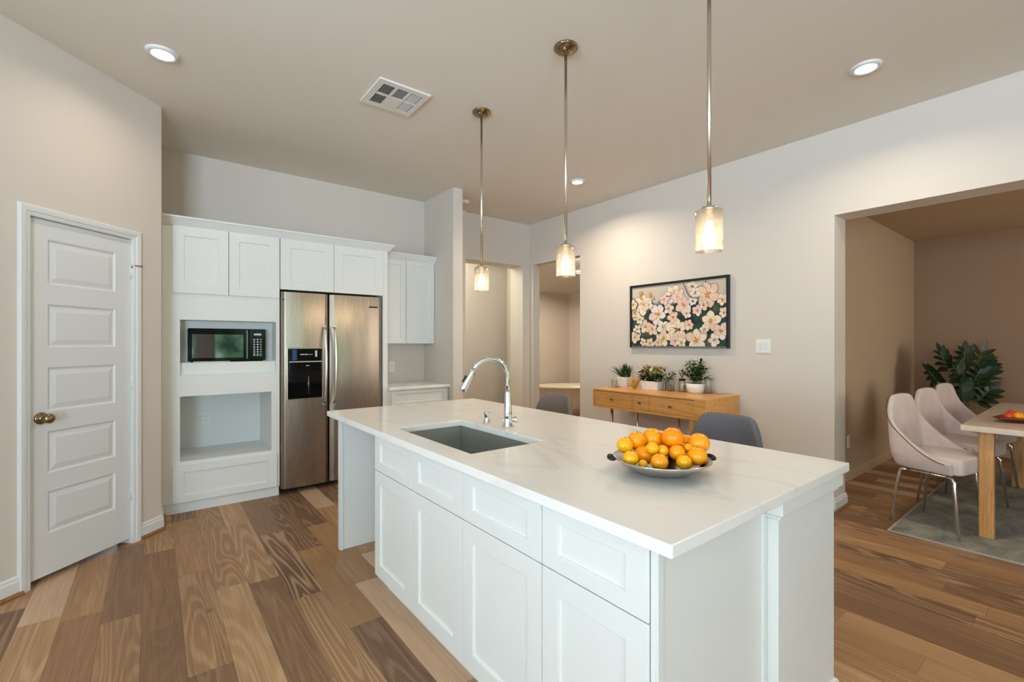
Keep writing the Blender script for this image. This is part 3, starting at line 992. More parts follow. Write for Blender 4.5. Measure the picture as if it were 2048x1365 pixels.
# dispenser
bm = B()
box(bm, 0.948, 1.242, FY - 0.016, FY + 0.01, 0.848, 1.302)
disp = obj('dispenser', bm, 'black_gloss', d1, 0.006, label='black ice and water dispenser')
bm = B(); box(bm, 0.940, 1.250, FY - 0.0135, FY + 0.006, 0.840, 1.310); obj('dispenser_frame', bm, 'nickel', d1, 0.004)
bm = B(); box(bm, 0.958, 1.240, FY - 0.024, FY - 0.012, 1.176, 1.188); obj('dispenser_ledge', bm, 'nickel', d1, 0.002)
bm = B(); box(bm, 0.985, 1.022, FY - 0.0175, FY - 0.014, 1.195, 1.292); obj('display_window', bm, 'blue_panel', d1)
bm = B(); box(bm, 1.178, 1.196, FY - 0.0178, FY - 0.014, 1.225, 1.282); obj('indicator', bm, 'grey_print', d1, label='white upright marking on the dispenser panel')
bm = B()
for x, w, h in ((1.05, 0.022, 0.008), (1.077, 0.008, 0.014), (1.094, 0.010, 0.013), (1.11, 0.008, 0.010), (1.124, 0.034, 0.004)):
    box(bm, x, x + w, FY - 0.0178, FY - 0.014, 1.248 - h / 2, 1.248 + h / 2)
obj('panel_marking', bm, 'grey_print', d1, label='small white print on the dispenser panel')
bm = B()
box(bm, 1.10, 1.128, FY - 0.0178, FY - 0.014, 1.143, 1.149); lathe(bm, [(0.009, 0), (0.009, 0.003)], (1.147, FY - 0.0145, 1.147), 12, 'Y')
obj('panel_marking', bm, 'grey_print', d1, label='small white marks under the dispenser ledge')
bm = B(); box(bm, 0.985, 1.205, FY - 0.0172, FY - 0.014, 0.872, 1.06); obj('dispenser_bay', bm, 'black_gloss', d1)
bm = B(); tube(bm, [(1.12, FY - 0.022, 0.89), (1.12, FY - 0.022, 1.055)], 0.008, 10); obj('paddle', bm, 'dark_chrome', d1)
bm = B(); box(bm, 1.676, 1.778, FY - 0.0135, FY + 0.004, 1.700, 1.792); bd = obj('badge', bm, 'stainless', d2, 0.002, label='square brushed badge near the top of the right door')
bm = B(); box(bm, 1.684, 1.770, FY - 0.022, FY - 0.012, 1.700, 1.713); obj('badge_bar', bm, 'black_satin', d2, 0.002)
bm = B(); lathe(bm, [(0.007, -0.004), (0.007, 0.004)], (0.915, FY - 0.0, 1.738), 12, 'Y'); obj('hinge_cap', bm, 'black_satin', d1)

# ---------------------------------------------------------------- microwave
mw = thing('microwave', 'black microwave set in the upper niche of the tall cabinet', 'microwave', (0.51, 4.6, 1.192))
bm = B(); box(bm, 0.228, 0.790, 4.578, 4.684, 1.2, 1.472); box(bm, 0.25, 0.77, 4.585, 4.68, 1.192, 1.2); obj('body', bm, 'black_satin', mw, 0.006)
bm = B(); box(bm, 0.228, 0.660, 4.566, 4.580, 1.2, 1.472); mdoor = obj('door', bm, 'black_gloss', mw, 0.006)
bm = B(); box(bm, 0.252, 0.618, 4.5635, 4.567, 1.226, 1.424); obj('window', bm, 'mirror_glass', mdoor, 0.002, label='glossy dark door window')
bm = B(); box(bm, 0.663, 0.790, 4.566, 4.580, 1.2, 1.472); cp = obj('control_panel', bm, 'black_gloss', mw, 0.005)
bm = B(); box(bm, 0.640, 0.652, 4.552, 4.568, 1.215, 1.462); obj('door_handle', bm, 'dark_chrome', mdoor, 0.003)
bm = B(); box(bm, 0.698, 0.756, 4.5645, 4.567, 1.418, 1.434); obj('display', bm, 'grey_print', cp)
bm = B()
for r in range(7):
    for c in range(3):
        x = 0.692 + c * 0.026; z = 1.246 + r * 0.0215
        sh = (r * 3 + c) % 3
        if sh == 0:
            box(bm, x, x + 0.018, 4.5645, 4.567, z, z + 0.004); box(bm, x + 0.004, x + 0.014, 4.5645, 4.567, z + 0.007, z + 0.013)
        elif sh == 1:
            lathe(bm, [(0.007, 0), (0.007, 0.0026)], (x + 0.009, 4.5645, z + 0.006), 10, 'Y')
        else:
            box(bm, x + 0.002, x + 0.006, 4.5645, 4.567, z, z + 0.013); box(bm, x + 0.009, x + 0.016, 4.5645, 4.567, z + 0.004, z + 0.009)
box(bm, 0.690, 0.760, 4.5645, 4.567, 1.2385, 1.2405)
obj('keypad', bm, 'grey_print', cp, label='white printed keypad')
bm = B(); box(bm, 0.26, 0.52, 4.560, 4.580, 1.193, 1.1995); obj('bottom_trim', bm, 'nickel', mw, 0.001)


# ---------------------------------------------------------------- outlets and switches
def wall_plate(name, label, cat, c, U, N, w, h, kind):
    c, U, N = Vector(c), Vector(U), Vector(N)
    t = thing(name, label, cat, c)
    bm = B(); obox(bm, c - U * w / 2 - Z_ * h / 2, U, Z_, N, w, h, 0.006); obj('plate', bm, 'plastic_white', t, 0.0025)
    if kind == 'switch2':
        for du in (-0.023, 0.023):
            bm = B(); obox(bm, c + U * (du - 0.0165) - Z_ * 0.033 + N * 0.005, U, Z_, N, 0.033, 0.066, 0.003); r = obj('rocker', bm, 'trim_white', t, 0.001)
    elif kind == 'switch1':
        bm = B(); obox(bm, c + U * -0.0165 - Z_ * 0.033 + N * 0.005, U, Z_, N, 0.033, 0.066, 0.003); obj('rocker', bm, 'trim_white', t, 0.001)
    else:
        us = (0,) if kind == 'outlet' else (-0.024, 0.024)
        for du in us:
            for dz in (-0.02, 0.02):
                bm = B(); obox(bm, c + U * (du - 0.014) + Z_ * (dz - 0.014) + N * 0.005, U, Z_, N, 0.028, 0.028, 0.0025); rc = obj('receptacle', bm, 'plastic_white', t, 0.002)
                bm = B()
                for e_ in (-0.0065, 0.0055):
                    obox(bm, c + U * (du + e_) + Z_ * (dz - 0.004) + N * 0.0072, U, Z_, N, 0.0018, 0.009, 0.0006)
                obj('slot', bm, 'slot_dark', rc)
    return t


wall_plate('wall_outlet', 'white double outlet at the back of the lower niche', 'outlet', (0.366, YB - 0.013, 0.66), X_, Y_, 0.118, 0.13, 'outlet2')
wall_plate('light_switch', 'white single switch plate above the small counter right of the refrigerator', 'switch', (2.184, YB - 0.001, 1.08), X_, Y_, 0.075, 0.122, 'switch1')
wall_plate('light_switch', 'white two-gang switch plate right of the painting', 'switch', (RX - 0.0005, 1.879, 1.323), (0, -1, 0), (-1, 0, 0), 0.126, 0.122, 'switch2')
wall_plate('wall_outlet', 'faint outlet low on the dining room left wall', 'outlet', (5.40, 1.559, 0.38), X_, Y_, 0.075, 0.12, 'outlet')

# ---------------------------------------------------------------- small cabinets right of the refrigerator
uc = thing('wall_cabinet', 'white two-door wall cabinet hung beside the partition wall', 'cabinet', (2.246, 4.95, 1.345))
YU = 4.83
bm = B(); box(bm, 1.894, 2.598, YU, YB - 0.002, 1.345, 2.29); obj('body', bm, 'cabinet_white', uc)
for a, b_ in ((1.898, 2.240), (2.244, 2.594)):
    bm = B(); shaker(bm, (a, YU - 0.020, 1.347), X_, Z_, Y_, b_ - a, 2.282 - 1.347, 0.019, 0.062); obj('door', bm, 'cabinet_white', uc, 0.0015)
bm = B(); sweep_profile(bm, [(1.9515, YU - 0.02), (2.598, YU - 0.02)], [(o, z - 0.004) for o, z in CR[:6]] + [(-0.01, 2.344), (-0.01, 2.272)])
obj('crown', bm, 'cabinet_white', uc)
bc_ = thing('base_cabinet', 'white base cabinet under the small quartz counter by the partition wall', 'cabinet', (2.246, 4.8, 0))
bm = B(); box(bm, 1.894, 2.598, 4.50, YB - 0.002, 0.1, 0.868); box(bm, 1.894, 2.598, 4.57, YB - 0.002, 0, 0.1); obj('body', bm, 'cabinet_white', bc_)
bm = B(); shaker(bm, (1.925, 4.48, 0.70), X_, Z_, Y_, 0.655, 0.155, 0.019, 0.06, 0.035); obj('drawer', bm, 'cabinet_white', bc_, 0.0015)
for a in (1.925, 2.2545):
    bm = B(); shaker(bm, (a, 4.48, 0.105), X_, Z_, Y_, 0.3255, 0.588, 0.019, 0.06); obj('door', bm, 'cabinet_white', bc_, 0.0015)
bm = B(); box(bm, 1.894, 2.599, 4.455, YB - 0.002, 0.8685, 0.9)
tag(obj('countertop', bm, 'quartz', None, 0.002), 'short white quartz counter beside the partition wall', 'countertop')

# ================================================================== ISLAND
XI = 0.950     # cabinet door fronts
NX = Vector((-1, 0, 0)); UY = Vector((0, -1, 0))
ys = [2.432, 1.985, 1.536, 1.072, 0.680]
wheres = ['white island base cabinet beside the empty appliance bay', 'white island base cabinet under the left half of the sink',
          'white island base cabinet between the sink and the fruit bowl', 'white island base cabinet at the near corner of the island']
for i in range(4):
    y1, y0 = ys[i], ys[i + 1]
    t = thing('island_cabinet', wheres[i], 'cabinet', (1.25, (y0 + y1) / 2, 0), 'island base cabinets')
    bm = B()
    z1 = 0.868
    if i in (0, 1, 2):
        # open-topped carcass leaves room for the sink basin
        box(bm, XI + 0.0205, XI + 0.0405, y0, y1, 0.1, z1); box(bm, 1.50, 1.53, y0, y1, 0.1, z1)
        box(bm, XI + 0.0405, 1.50, y0, y0 + 0.016, 0.1, 0.62 if i < 2 else z1); box(bm, XI + 0.0405, 1.50, y1 - 0.016, y1, 0.1, 0.62 if i > 0 else z1)
        box(bm, XI + 0.0405, 1.50, y0, y1, 0.1, 0.12)
    else:
        box(bm, XI + 0.0205, 1.53, y0, y1, 0.1, z1)
    box(bm, XI + 0.075, 1.53, y0, y1, 0.0, 0.1)
    obj('body', bm, 'cabinet_white', t)
    bm = B(); shaker(bm, (XI, y1 - 0.0018, 0.6675), UY, Z_, NX, y1 - y0 - 0.0036, 0.1945, 0.02, 0.07, 0.05)
    obj('drawer', bm, 'cabinet_white', t, 0.0015)
    bm = B(); shaker(bm, (XI, y1 - 0.0018, 0.102), UY, Z_, NX, y1 - y0 - 0.0036, 0.562, 0.02, 0.07)
    obj('door', bm, 'cabinet_white', t, 0.0015)

bm = B()
box(bm, XI + 0.022, 1.53, 3.062, 3.094, 0, 0.868); box(bm, XI + 0.012, XI + 0.034, 3.058, 3.098, 0, 0.868)
tag(obj('island_side_panel', bm, 'cabinet_white', None, 0.0015), 'white upright panel closing the far end of the island bay', 'panel')
bm = B()
box(bm, 1.5315, 1.556, 0.702, 2.998, 0, 0.868)
tag(obj('island_back_panel', bm, 'cabinet_white', None, 0.001), 'white back panel on the seating side of the island', 'panel')
ep = thing('island_end_panel', 'flat white end panel under the near end of the island counter', 'panel', (1.25, 0.668, 0))
bm = B(); box(bm, XI + 0.004, 1.528, 0.664, 0.6785, 0, 0.868); obj('board', bm, 'cabinet_white', ep, 0.001)
bm = B(); box(bm, XI + 0.004, XI + 0.026, 0.657, 0.664, 0, 0.868); obj('corner_strip', bm, 'cabinet_white', ep, 0.001)
bm = B(); box(bm, 1.505, 1.528, 0.657, 0.664, 0, 0.868); obj('corner_strip', bm, 'cabinet_white', ep, 0.001)


def island_post(y0, y1, label, front):
    t = thing('island_post', label, 'post', (1.77, (y0 + y1) / 2, 0), 'square posts carrying the island counter')
    x0, x1 = 1.532, 2.008
    bm = B(); box(bm, x0, x1, y0, y1, 0, 0.868); obj('shaft', bm, 'cabinet_white', t, 0.0015)
    prof = [(0.0, 0.800), (0.004, 0.800), (0.010, 0.806), (0.010, 0.811), (0.018, 0.818), (0.022, 0.822), (0.022, 0.868), (0.0, 0.868)]
    bprof = [(0.0, 0.0), (0.014, 0.0), (0.014, 0.085), (0.008, 0.098), (0.0, 0.103)]
    path = [(x0, 0.656), (x0, y0), (x1, y0), (x1, y1)] if front else [(x1, y0), (x1, y1), (x0, y1)]
    if front:
        path = path[::-1]
        path = [(p[0], p[1]) for p in path]
    for nm, pf in (('capital', prof), ('base', bprof)):
        bm = B()
        pp = path[::-1] if front else path[::-1]
        sweep_profile(bm, pp, pf) if front is None else sweep_profile(bm, pp, [(-o, z) for o, z in pf] if SIDE(pp) else pf)
        obj(nm, bm, 'cabinet_white', t)
    return t


def SIDE(pp):
    # True when the right-hand side of travel points into the post
    (ax, ay), (bx, by), (cx, cy) = pp[0], pp[1], pp[2]
    return (bx - ax) * (cy - by) - (by - ay) * (cx - bx) < 0


island_post(0.624, 0.70, 'white island post with moulded capital at the near end', True)
island_post(3.0, 3.094, 'white island post at the far end near the hall opening', False)

# countertop with sink cut-out
bm = B()
cx0, cx1, cy0, cy1 = 0.912, 2.066, 0.592, 3.17
hx0, hx1, hy0, hy1 = 1.02, 1.42, 1.585, 2.312
cz0, cz1 = 0.8685, 0.90


def ring_slab(bm, o, h, z0, z1):
    ov = [(o[0], o[2]), (o[1], o[2]), (o[1], o[3]), (o[0], o[3])]; hv = [(h[0], h[2]), (h[1], h[2]), (h[1], h[3]), (h[0], h[3])]
    T = [[bm.verts.new((x, y, z)) for x, y in q] for q, z in ((ov, z0), (ov, z1), (hv, z0), (hv, z1))]
    for k in range(4):
        j = (k + 1) % 4
        bm.faces.new((T[0][k], T[0][j], T[1][j], T[1][k])); bm.faces.new((T[2][k], T[3][k], T[3][j], T[2][j]))
        bm.faces.new((T[1][k], T[1][j], T[3][j], T[3][k])); bm.faces.new((T[0][k], T[2][k], T[2][j], T[0][j]))


ring_slab(bm, (cx0, cx1, cy0, cy1), (hx0, hx1, hy0, hy1), cz0, cz1)
tag(obj('countertop', bm, 'quartz', None, 0.0025), 'large white quartz island counter with faint grey veins', 'countertop')
# sink
bm = B()
sx0, sx1, sy0, sy1 = hx0 - 0.012, hx1 + 0.004, hy0 - 0.008, hy1 + 0.004
ring_slab(bm, (sx0 - 0.015, sx1 + 0.015, sy0 - 0.015, sy1 + 0.015), (sx0, sx1, sy0, sy1), 0.862, 0.868)
zb = 0.66
a = [(sx0, sy0), (sx1, sy0), (sx1, sy1), (sx0, sy1)]
up_ = [bm.verts.new((x, y, 0.862)) for x, y in a]; lo_ = [bm.verts.new((x, y, zb)) for x, y in a]
up2 = [bm.verts.new((x + (-0.002 if x < 1.2 else 0.002), y + (-0.002 if y < 2 else 0.002), 0.862)) for x, y in a]; lo2 = [bm.verts.new((x, y, zb - 0.003)) for x, y in a]
for k in range(4):
    j = (k + 1) % 4
    bm.faces.new((up_[k], up_[j], lo_[j], lo_[k])); bm.faces.new((up2[k], lo2[k], lo2[j], up2[j]))
bm.faces.new(lo_); bm.faces.new(lo2[::-1])
sk = tag(obj('kitchen_sink', bm, 'sink_steel'), 'undermount stainless sink basin in the island counter', 'sink')
bm = B(); lathe(bm, [(0.045, 0.0), (0.045, 0.002), (0.03, 0.003), (0.026, 0.001)], (1.22, 1.95, zb), 20); obj('drain', bm, 'chrome', sk)

# faucet
fx, fy_ = 1.515, 1.985
fa = thing('kitchen_faucet', 'tall chrome gooseneck faucet behind the sink', 'faucet', (fx, fy_, 0.9))
bm = B(); lathe(bm, [(0.027, 0.9), (0.027, 0.904), (0.024, 0.908), (0.0235, 0.95), (0.024, 0.962), (0.0215, 0.985), (0.0165, 1.085), (0.0155, 1.092)], (fx, fy_, 0), 24)
obj('faucet_body', bm, 'chrome', fa)
sd = Vector((-0.93, 0.37, 0)).normalized()
bm = B()
P = lambda r, z: Vector((fx, fy_, z)) + sd * r
pts = [P(0, 1.09), P(0, 1.13), P(0, 1.168)] + [P(0.098 - 0.098 * math.cos(a_), 1.168 + 0.098 * math.sin(a_)) for a_ in [PI * 0.86 * k / 18 for k in range(1, 19)]]
tube(bm, pts, 0.0125, 14)
obj('spout', bm, 'chrome', fa)
e0, e2 = pts[-1], pts[-1] + (pts[-1] - pts[-2]).normalized() * 0.128
dd = (e2 - e0).normalized()
bm = B(); lathe(bm, [(0.013, -0.004), (0.0165, 0.012), (0.019, 0.06), (0.0205, 0.115), (0.0185, 0.126), (0.015, 0.128)], e0, 20, frame_to(dd))
obj('spray_head', bm, 'chrome', fa)
bm = B(); side = (sd - dd * sd.dot(dd)).normalized()
c_ = e0 + dd * 0.066 + side * 0.017
obox(bm, c_ - dd * 0.020 - dd.cross(side) * 0.008, dd, dd.cross(side), side, 0.040, 0.016, 0.008)
obj('spray_button', bm, 'black_rubber', fa, 0.002)
bm = B(); hd = Vector((0.83, -0.5, 0)).normalized()
tube(bm, [Vector((fx, fy_, 0.934)) - hd * 0.030, Vector((fx, fy_, 0.934)) - hd * 0.026, Vector((fx, fy_, 0.937)) + hd * 0.024, Vector((fx, fy_, 0.937)) + hd * 0.046, Vector((fx, fy_, 0.937)) + hd * 0.052], [0.006, 0.010, 0.012, 0.019, 0.017], 16)
obj('handle', bm, 'chrome', fa)
# soap dispenser / air gap cap
bm = B(); lathe(bm, [(0.020, 0.9), (0.020, 0.903), (0.0165, 0.906), (0.0165, 0.950), (0.0185, 0.953), (0.0185, 0.957), (0.015, 0.962), (0.004, 0.964)], (1.492, 2.150, 0), 20)
tag(obj('air_gap', bm, 'chrome'), 'short chrome air gap cap beside the faucet', 'faucet fitting')

# ---------------------------------------------------------------- fruit bowl
FB = Vector((1.401, 0.954, 0.9))
fbw = thing('fruit_dish', 'shallow steel dish with dark handles full of oranges on the island', 'dish', FB)
bm = B()
outer = [(0.070, 0.0), (0.080, 0.003), (0.110, 0.014), (0.142, 0.032), (0.166, 0.050)]
inner = [(0.164, 0.0535), (0.140, 0.037), (0.108, 0.019), (0.078, 0.008), (0.001, 0.007)]
lathe(bm, outer + inner, FB, 40)
obj('bowl', bm, 'dish_steel', fbw, smooth=True)
Rr = Vector((0.789, -0.614, 0))
for sgn in (-1, 1):
    bm = B(); c = FB + Rr * sgn * 0.167 + Z_ * 0.052
    pts = [c - Rr * sgn * 0.012 - Z_ * 0.004, c + Rr * sgn * 0.004, c + Rr * sgn * 0.012 + Z_ * 0.002]
    ax = Vector((0.614, 0.789, 0))
    vs = []
    tube(bm, [c - ax * 0.026, c - ax * 0.016 + Rr * sgn * 0.010, c + Rr * sgn * 0.013, c + ax * 0.016 + Rr * sgn * 0.010, c + ax * 0.026], [0.006, 0.0085, 0.009, 0.0085, 0.006], 10)
    obj('handle', bm, 'black_rubber', fbw, label='dark handle on the rim')
FRUIT = [(-0.1098, 0.045, 0.0559, 0.0267, 1), (-0.0589, -0.0342, 0.0511, 0.029, 0), (0.015, -0.079, 0.0472, 0.0258, 1), (0.0736, -0.093, 0.0622, 0.0329, 0),
         (-0.0945, 0.0061, 0.0413, 0.0152, 1), (-0.0188, 0.0571, 0.0506, 0.034, 0), (-0.0292, 0.0143, 0.0847, 0.0219, 1), (0.0077, -0.0006, 0.0735, 0.02, 1),
         (0.0454, -0.0333, 0.0671, 0.0281, 0), (0.1165, -0.0063, 0.068, 0.021, 1), (0.0955, -0.0468, 0.0782, 0.017, 1), (0.077, 0.005, 0.1094, 0.0382, 2),
         (0.155, -0.0006, 0.0894, 0.0241, 1), (0.1434, -0.0588, 0.0916, 0.0372, 0), (0.0697, 0.0819, 0.096, 0.0385, 0), (0.0085, 0.1078, 0.0903, 0.0352, 0), (-0.0483, 0.1176, 0.0797, 0.0295, 1)]
FLAB = ['orange at the left rim of the steel dish, leftmost of the front row', 'orange low at the front middle of the steel dish', 'orange at the front right of the steel dish beside a dark gap',
        'large orange at the right rim of the steel dish, front row', 'tiny kumquat-sized fruit at the front left of the steel dish', 'orange behind the tiny fruit in the steel dish',
        'small yellow-orange fruit standing highest in the front half of the dish', 'small yellow-orange fruit left below the biggest orange', 'mid-sized orange right below the biggest orange',
        'small yellow-orange fruit tucked right of the mid-sized orange', 'smallest yellow fruit near the right rim of the steel dish', 'biggest orange on top of the heap in the steel dish',
        'pale orange right beside the biggest orange', 'large orange at the far right rim of the steel dish', 'orange just left of the biggest orange at the back of the heap',
        'orange at the back left of the heap with a dark spot', 'yellow-orange fruit highest at the left rim of the steel dish']
for (a, b_, c, r, k), lb in zip(FRUIT, FLAB):
    bm = B()
    sphere(bm, FB + Vector((a, b_, c)), r, 22, 14, (1, 1, 0.96))
    o = obj('orange', bm, ['orange_skin', 'orange_yellow', 'orange_deep'][k])
    tag(o, lb, 'fruit', 'oranges in the steel dish')
    if r > 0.024:
        bm = B(); lathe(bm, [(0.0035, 0), (0.0025, 0.0016)], FB + Vector((a, b_, c + r * 0.955)), 8); st = obj('stem_end', bm, 'stem_green', o)
for a, b_, c, r in ((0.045, 0.035, 0.038, 0.0275), (0.105, 0.045, 0.058, 0.030), (-0.05, 0.085, 0.040, 0.022)):
    bm = B(); sphere(bm, FB + Vector((a, b_, c)), r, 18, 12)
    tag(obj('orange', bm, 'orange_skin'), 'orange buried under the heap in the steel dish', 'fruit', 'oranges in the steel dish')

# ================================================================== PENDANT LIGHTS
PEND = [(1.919, 2.834, 'clear glass pendant light hanging furthest, nearest the hall opening'), (1.884, 1.917, 'clear glass pendant light in the middle, above the counter behind the sink'),
        (1.842, 1.022, 'clear glass pendant light hanging nearest, above the fruit dish')]
pl0 = None
for i, (px, py, lb) in enumerate(PEND):
    if pl0 is None:
        t = thing('pendant_light', lb, 'pendant light', (px, py, 1.735), 'glass pendants over the island')
        bm = B(); lathe(bm, [(0.068, CE), (0.068, CE - 0.008), (0.060, CE - 0.012), (0.058, CE - 0.018), (0.040, CE - 0.024), (0.012, CE - 0.027), (0.010, CE - 0.05)], (px, py, 0), 32)
        cn = obj('canopy', bm, 'bronze_nickel', t)
        for a_ in (0.6, 0.6 + PI):
            bm = B(); sphere(bm, (px + 0.036 * math.cos(a_), py + 0.036 * math.sin(a_), CE - 0.025), 0.005, 10, 6)
            obj('screw', bm, 'chrome', cn)
        bm = B(); lathe(bm, [(0.0085, 1.905), (0.0085, CE - 0.03)], (px, py, 0), 14); obj('rod', bm, 'nickel', t)
        bm = B(); lathe(bm, [(0.006, 1.925), (0.030, 1.920), (0.034, 1.912), (0.034, 1.905), (0.021, 1.902), (0.020, 1.862), (0.014, 1.858)], (px, py, 0), 20); obj('socket', bm, 'nickel', t)
        bm = B(); lathe(bm, [(0.035, 1.909), (0.052, 1.908), (0.055, 1.904), (0.055, 1.738), (0.0545, 1.735), (0.0505, 1.735), (0.0505, 1.900), (0.035, 1.904)], (px, py, 0), 32, cap0=False, cap1=False)
        obj('glass_shade', bm, 'seeded_glass', t, label='clear seeded glass cylinder shade')
        bm = B(); lathe(bm, [(0.012, 1.862), (0.013, 1.845), (0.022, 1.820), (0.028, 1.795), (0.026, 1.775), (0.016, 1.760), (0.001, 1.756)], (px, py, 0), 20); obj('bulb', bm, 'bulb_glow', t, label='glowing warm bulb')
        pl0 = t
    else:
        t = dup(pl0, (px, py, 1.735), None, lb, 'glass pendants over the island')
    ld = bpy.data.lights.new('pendant_lamp', 'POINT'); ld.energy = 1.5; ld.color = (1.0, 0.78, 0.52); ld.shadow_soft_size = 0.04
    lo = bpy.data.objects.new('pendant_lamp', ld); COL.objects.link(lo); lo.location = (px, py, 1.70)

# ================================================================== RECESSED LIGHTS, VENT, DETECTOR
WARM = (1.0, 0.86, 0.68)
cl0 = None


def can(x, y, z, lb, r=0.085, power=2.5):
    global cl0
    t = thing('recessed_light', lb, 'ceiling light', (x, y, z - 0.016), 'recessed ceiling lights')
    bm = B(); lathe(bm, [(r, z), (r, z - 0.006), (r - 0.004, z - 0.012), (r - 0.018, z - 0.016), (r - 0.026, z - 0.013), (r - 0.030, z - 0.004)], (x, y, 0), 36, cap0=False, cap1=False); obj('trim_ring', bm, 'trim_white', t)
    bm = B(); lathe(bm, [(0.001, z - 0.006), (r - 0.030, z - 0.0045)], (x, y, 0), 32, cap0=True, cap1=False); obj('lens', bm, 'can_glow', t, label='bright frosted lens')
    if power:
        ld = bpy.data.lights.new('can_lamp', 'AREA'); ld.shape = 'DISK'; ld.size = 0.11; ld.energy = power; ld.color = WARM; ld.spread = math.radians(150)
        lo = bpy.data.objects.new('can_lamp', ld); COL.objects.link(lo); lo.location = (x, y, z - 0.018)
    return t


can(0.046, 3.412, CE, 'round recessed ceiling light above the pantry door', 0.082)
can(3.484, 0.913, CE, 'round recessed ceiling light near the wide dining opening', 0.082, 8)
can(3.543, 3.429, CE, 'small-looking recessed ceiling light in front of the narrow doorway', 0.082, 14)

vt = thing('ceiling_vent', 'square white ceiling air vent with louvers', 'vent', (1.33, 3.03, CE - 0.02))
vx0, vx1, vy0, vy1 = 1.150, 1.512, 2.852, 3.212
bm = B()
nx, ny = [vx0, vx0 + 0.042, vx0 + 0.128, vx0 + 0.144, vx0 + 0.226, vx0 + 0.240, vx1 - 0.036, vx1], [vy0, vy0 + 0.045, vy0 + 0.172, vy0 + 0.188, vy1 - 0.045, vy1]
hol = set()
for i in (1, 3, 5):
    for j in (1, 3):
        if not (i == 3 and j == 3):
            hol.add((i, j))
zt, zb_ = CE - 0.002, CE - 0.014
for i in range(7):
    for j in range(5):
        if (i, j) not in hol:
            box(bm, nx[i], nx[i + 1], ny[j], ny[j + 1], zb_, zt)
bmesh.ops.remove_doubles(bm, verts=bm.verts[:], dist=1e-5)
obj('frame', bm, 'vent_white', vt)
bm = B(); box(bm, vx0 + 0.03, vx1 - 0.03, vy0 + 0.03, vy1 - 0.03, CE - 0.003, CE - 0.0005); obj('duct', bm, 'duct_grey', vt, label='dark duct behind the louvers')
bm = B()
for i, j in sorted(hol):
    x0, x1, y0, y1 = nx[i], nx[i + 1], ny[j], ny[j + 1]
    if i == 3:
        n = 9
        for k in range(n):
            y = y0 + (y1 - y0) * (k + 0.5) / n
            obox(bm, (x0, y - 0.005, CE - 0.013), (1, 0, 0), (0, 0.8, 0.6), (0, -0.6, 0.8), x1 - x0, 0.011, 0.0012)
    else:
        n = 7
        for k in range(n):
            x = x0 + (x1 - x0) * (k + 0.5) / n
            sg = 1 if i == 1 else -1
            obox(bm, (x - 0.0045, y0, CE - 0.013), (0, 1, 0), (0.62 * sg, 0, 0.78), (0.78, 0, -0.62 * sg), y1 - y0, 0.009, 0.0012)
obj('louver', bm, 'vent_white', vt)
dv = bpy.data.objects
bm = B(); lathe(bm, [(0.05, CE), (0.05, CE - 0.02), (0.042, CE - 0.03), (0.002, CE - 0.031)], (2.96, 4.72, 0), 24)
tag(obj('smoke_detector', bm, 'plastic_white'), 'small white ceiling detector half hidden by the partition wall', 'detector')

# ================================================================== BATH ROOM CONTENT
bm = B()
poly = []
tubc = (6.35, 6.30)


def oval(a, b_, n=40):
    return [(a * math.cos(2 * PI * k / n), b_ * math.sin(2 * PI * k / n)) for k in range(n)]


rings = []
for a, b_, z in ((0.62, 0.34, 0.0), (0.70, 0.40, 0.25), (0.76, 0.46, 0.50), (0.79, 0.49, 0.525), (0.79, 0.49, 0.54), (0.74, 0.44, 0.545), (0.68, 0.38, 0.45), (0.52, 0.26, 0.14)):
    ca, sa = math.cos(-0.6), math.sin(-0.6)
    rings.append([bm.verts.new((tubc[0] + x * ca - y * sa, tubc[1] + x * sa + y * ca, z)) for x, y in oval(a, b_)])
for a, b_ in zip(rings, rings[1:]):
    for k in range(40):
        bm.faces.new((a[k], a[(k + 1) % 40], b_[(k + 1) % 40], b_[k])).smooth = True
bm.faces.new(rings[0][::-1]); bm.faces.new(rings[-1])
tag(obj('bathtub', bm, 'tub_white'), 'white oval bathtub seen through the narrow doorway', 'bathtub')
ld = bpy.data.lights.new('hall_fill_light', 'POINT'); ld.energy = 26; ld.color = (0.95, 1.0, 0.84); ld.shadow_soft_size = 0.1  # unseen point light added to brighten the hall, no fixture
lo = bpy.data.objects.new('hall_fill_light', ld); COL.objects.link(lo); lo.location = (3.0, 5.72, 2.6)
can(6.02, 5.80, 2.612, 'small ceiling light deep inside the narrow doorway', 0.075, 16)
t = thing('globe_light', 'small glowing globe fixture at the right edge of the narrow doorway', 'ceiling light', (5.42, 5.02, 2.50))
bm = B(); lathe(bm, [(0.07, 2.757), (0.07, 2.735), (0.03, 2.725), (0.03, 2.68)], (5.42, 5.02, 0), 20); obj('mount', bm, 'bronze_nickel', t)
bm = B(); sphere(bm, (5.42, 5.02, 2.63), 0.06, 18, 12); obj('globe', bm, 'dome_glow', t)
ld = bpy.data.lights.new('globe_lamp', 'POINT'); ld.energy = 6; ld.color = (1.0, 0.9, 0.68); ld.shadow_soft_size = 0.06
lo = bpy.data.objects.new('globe_lamp', ld); COL.objects.link(lo); lo.location = (5.42, 5.02, 2.54)

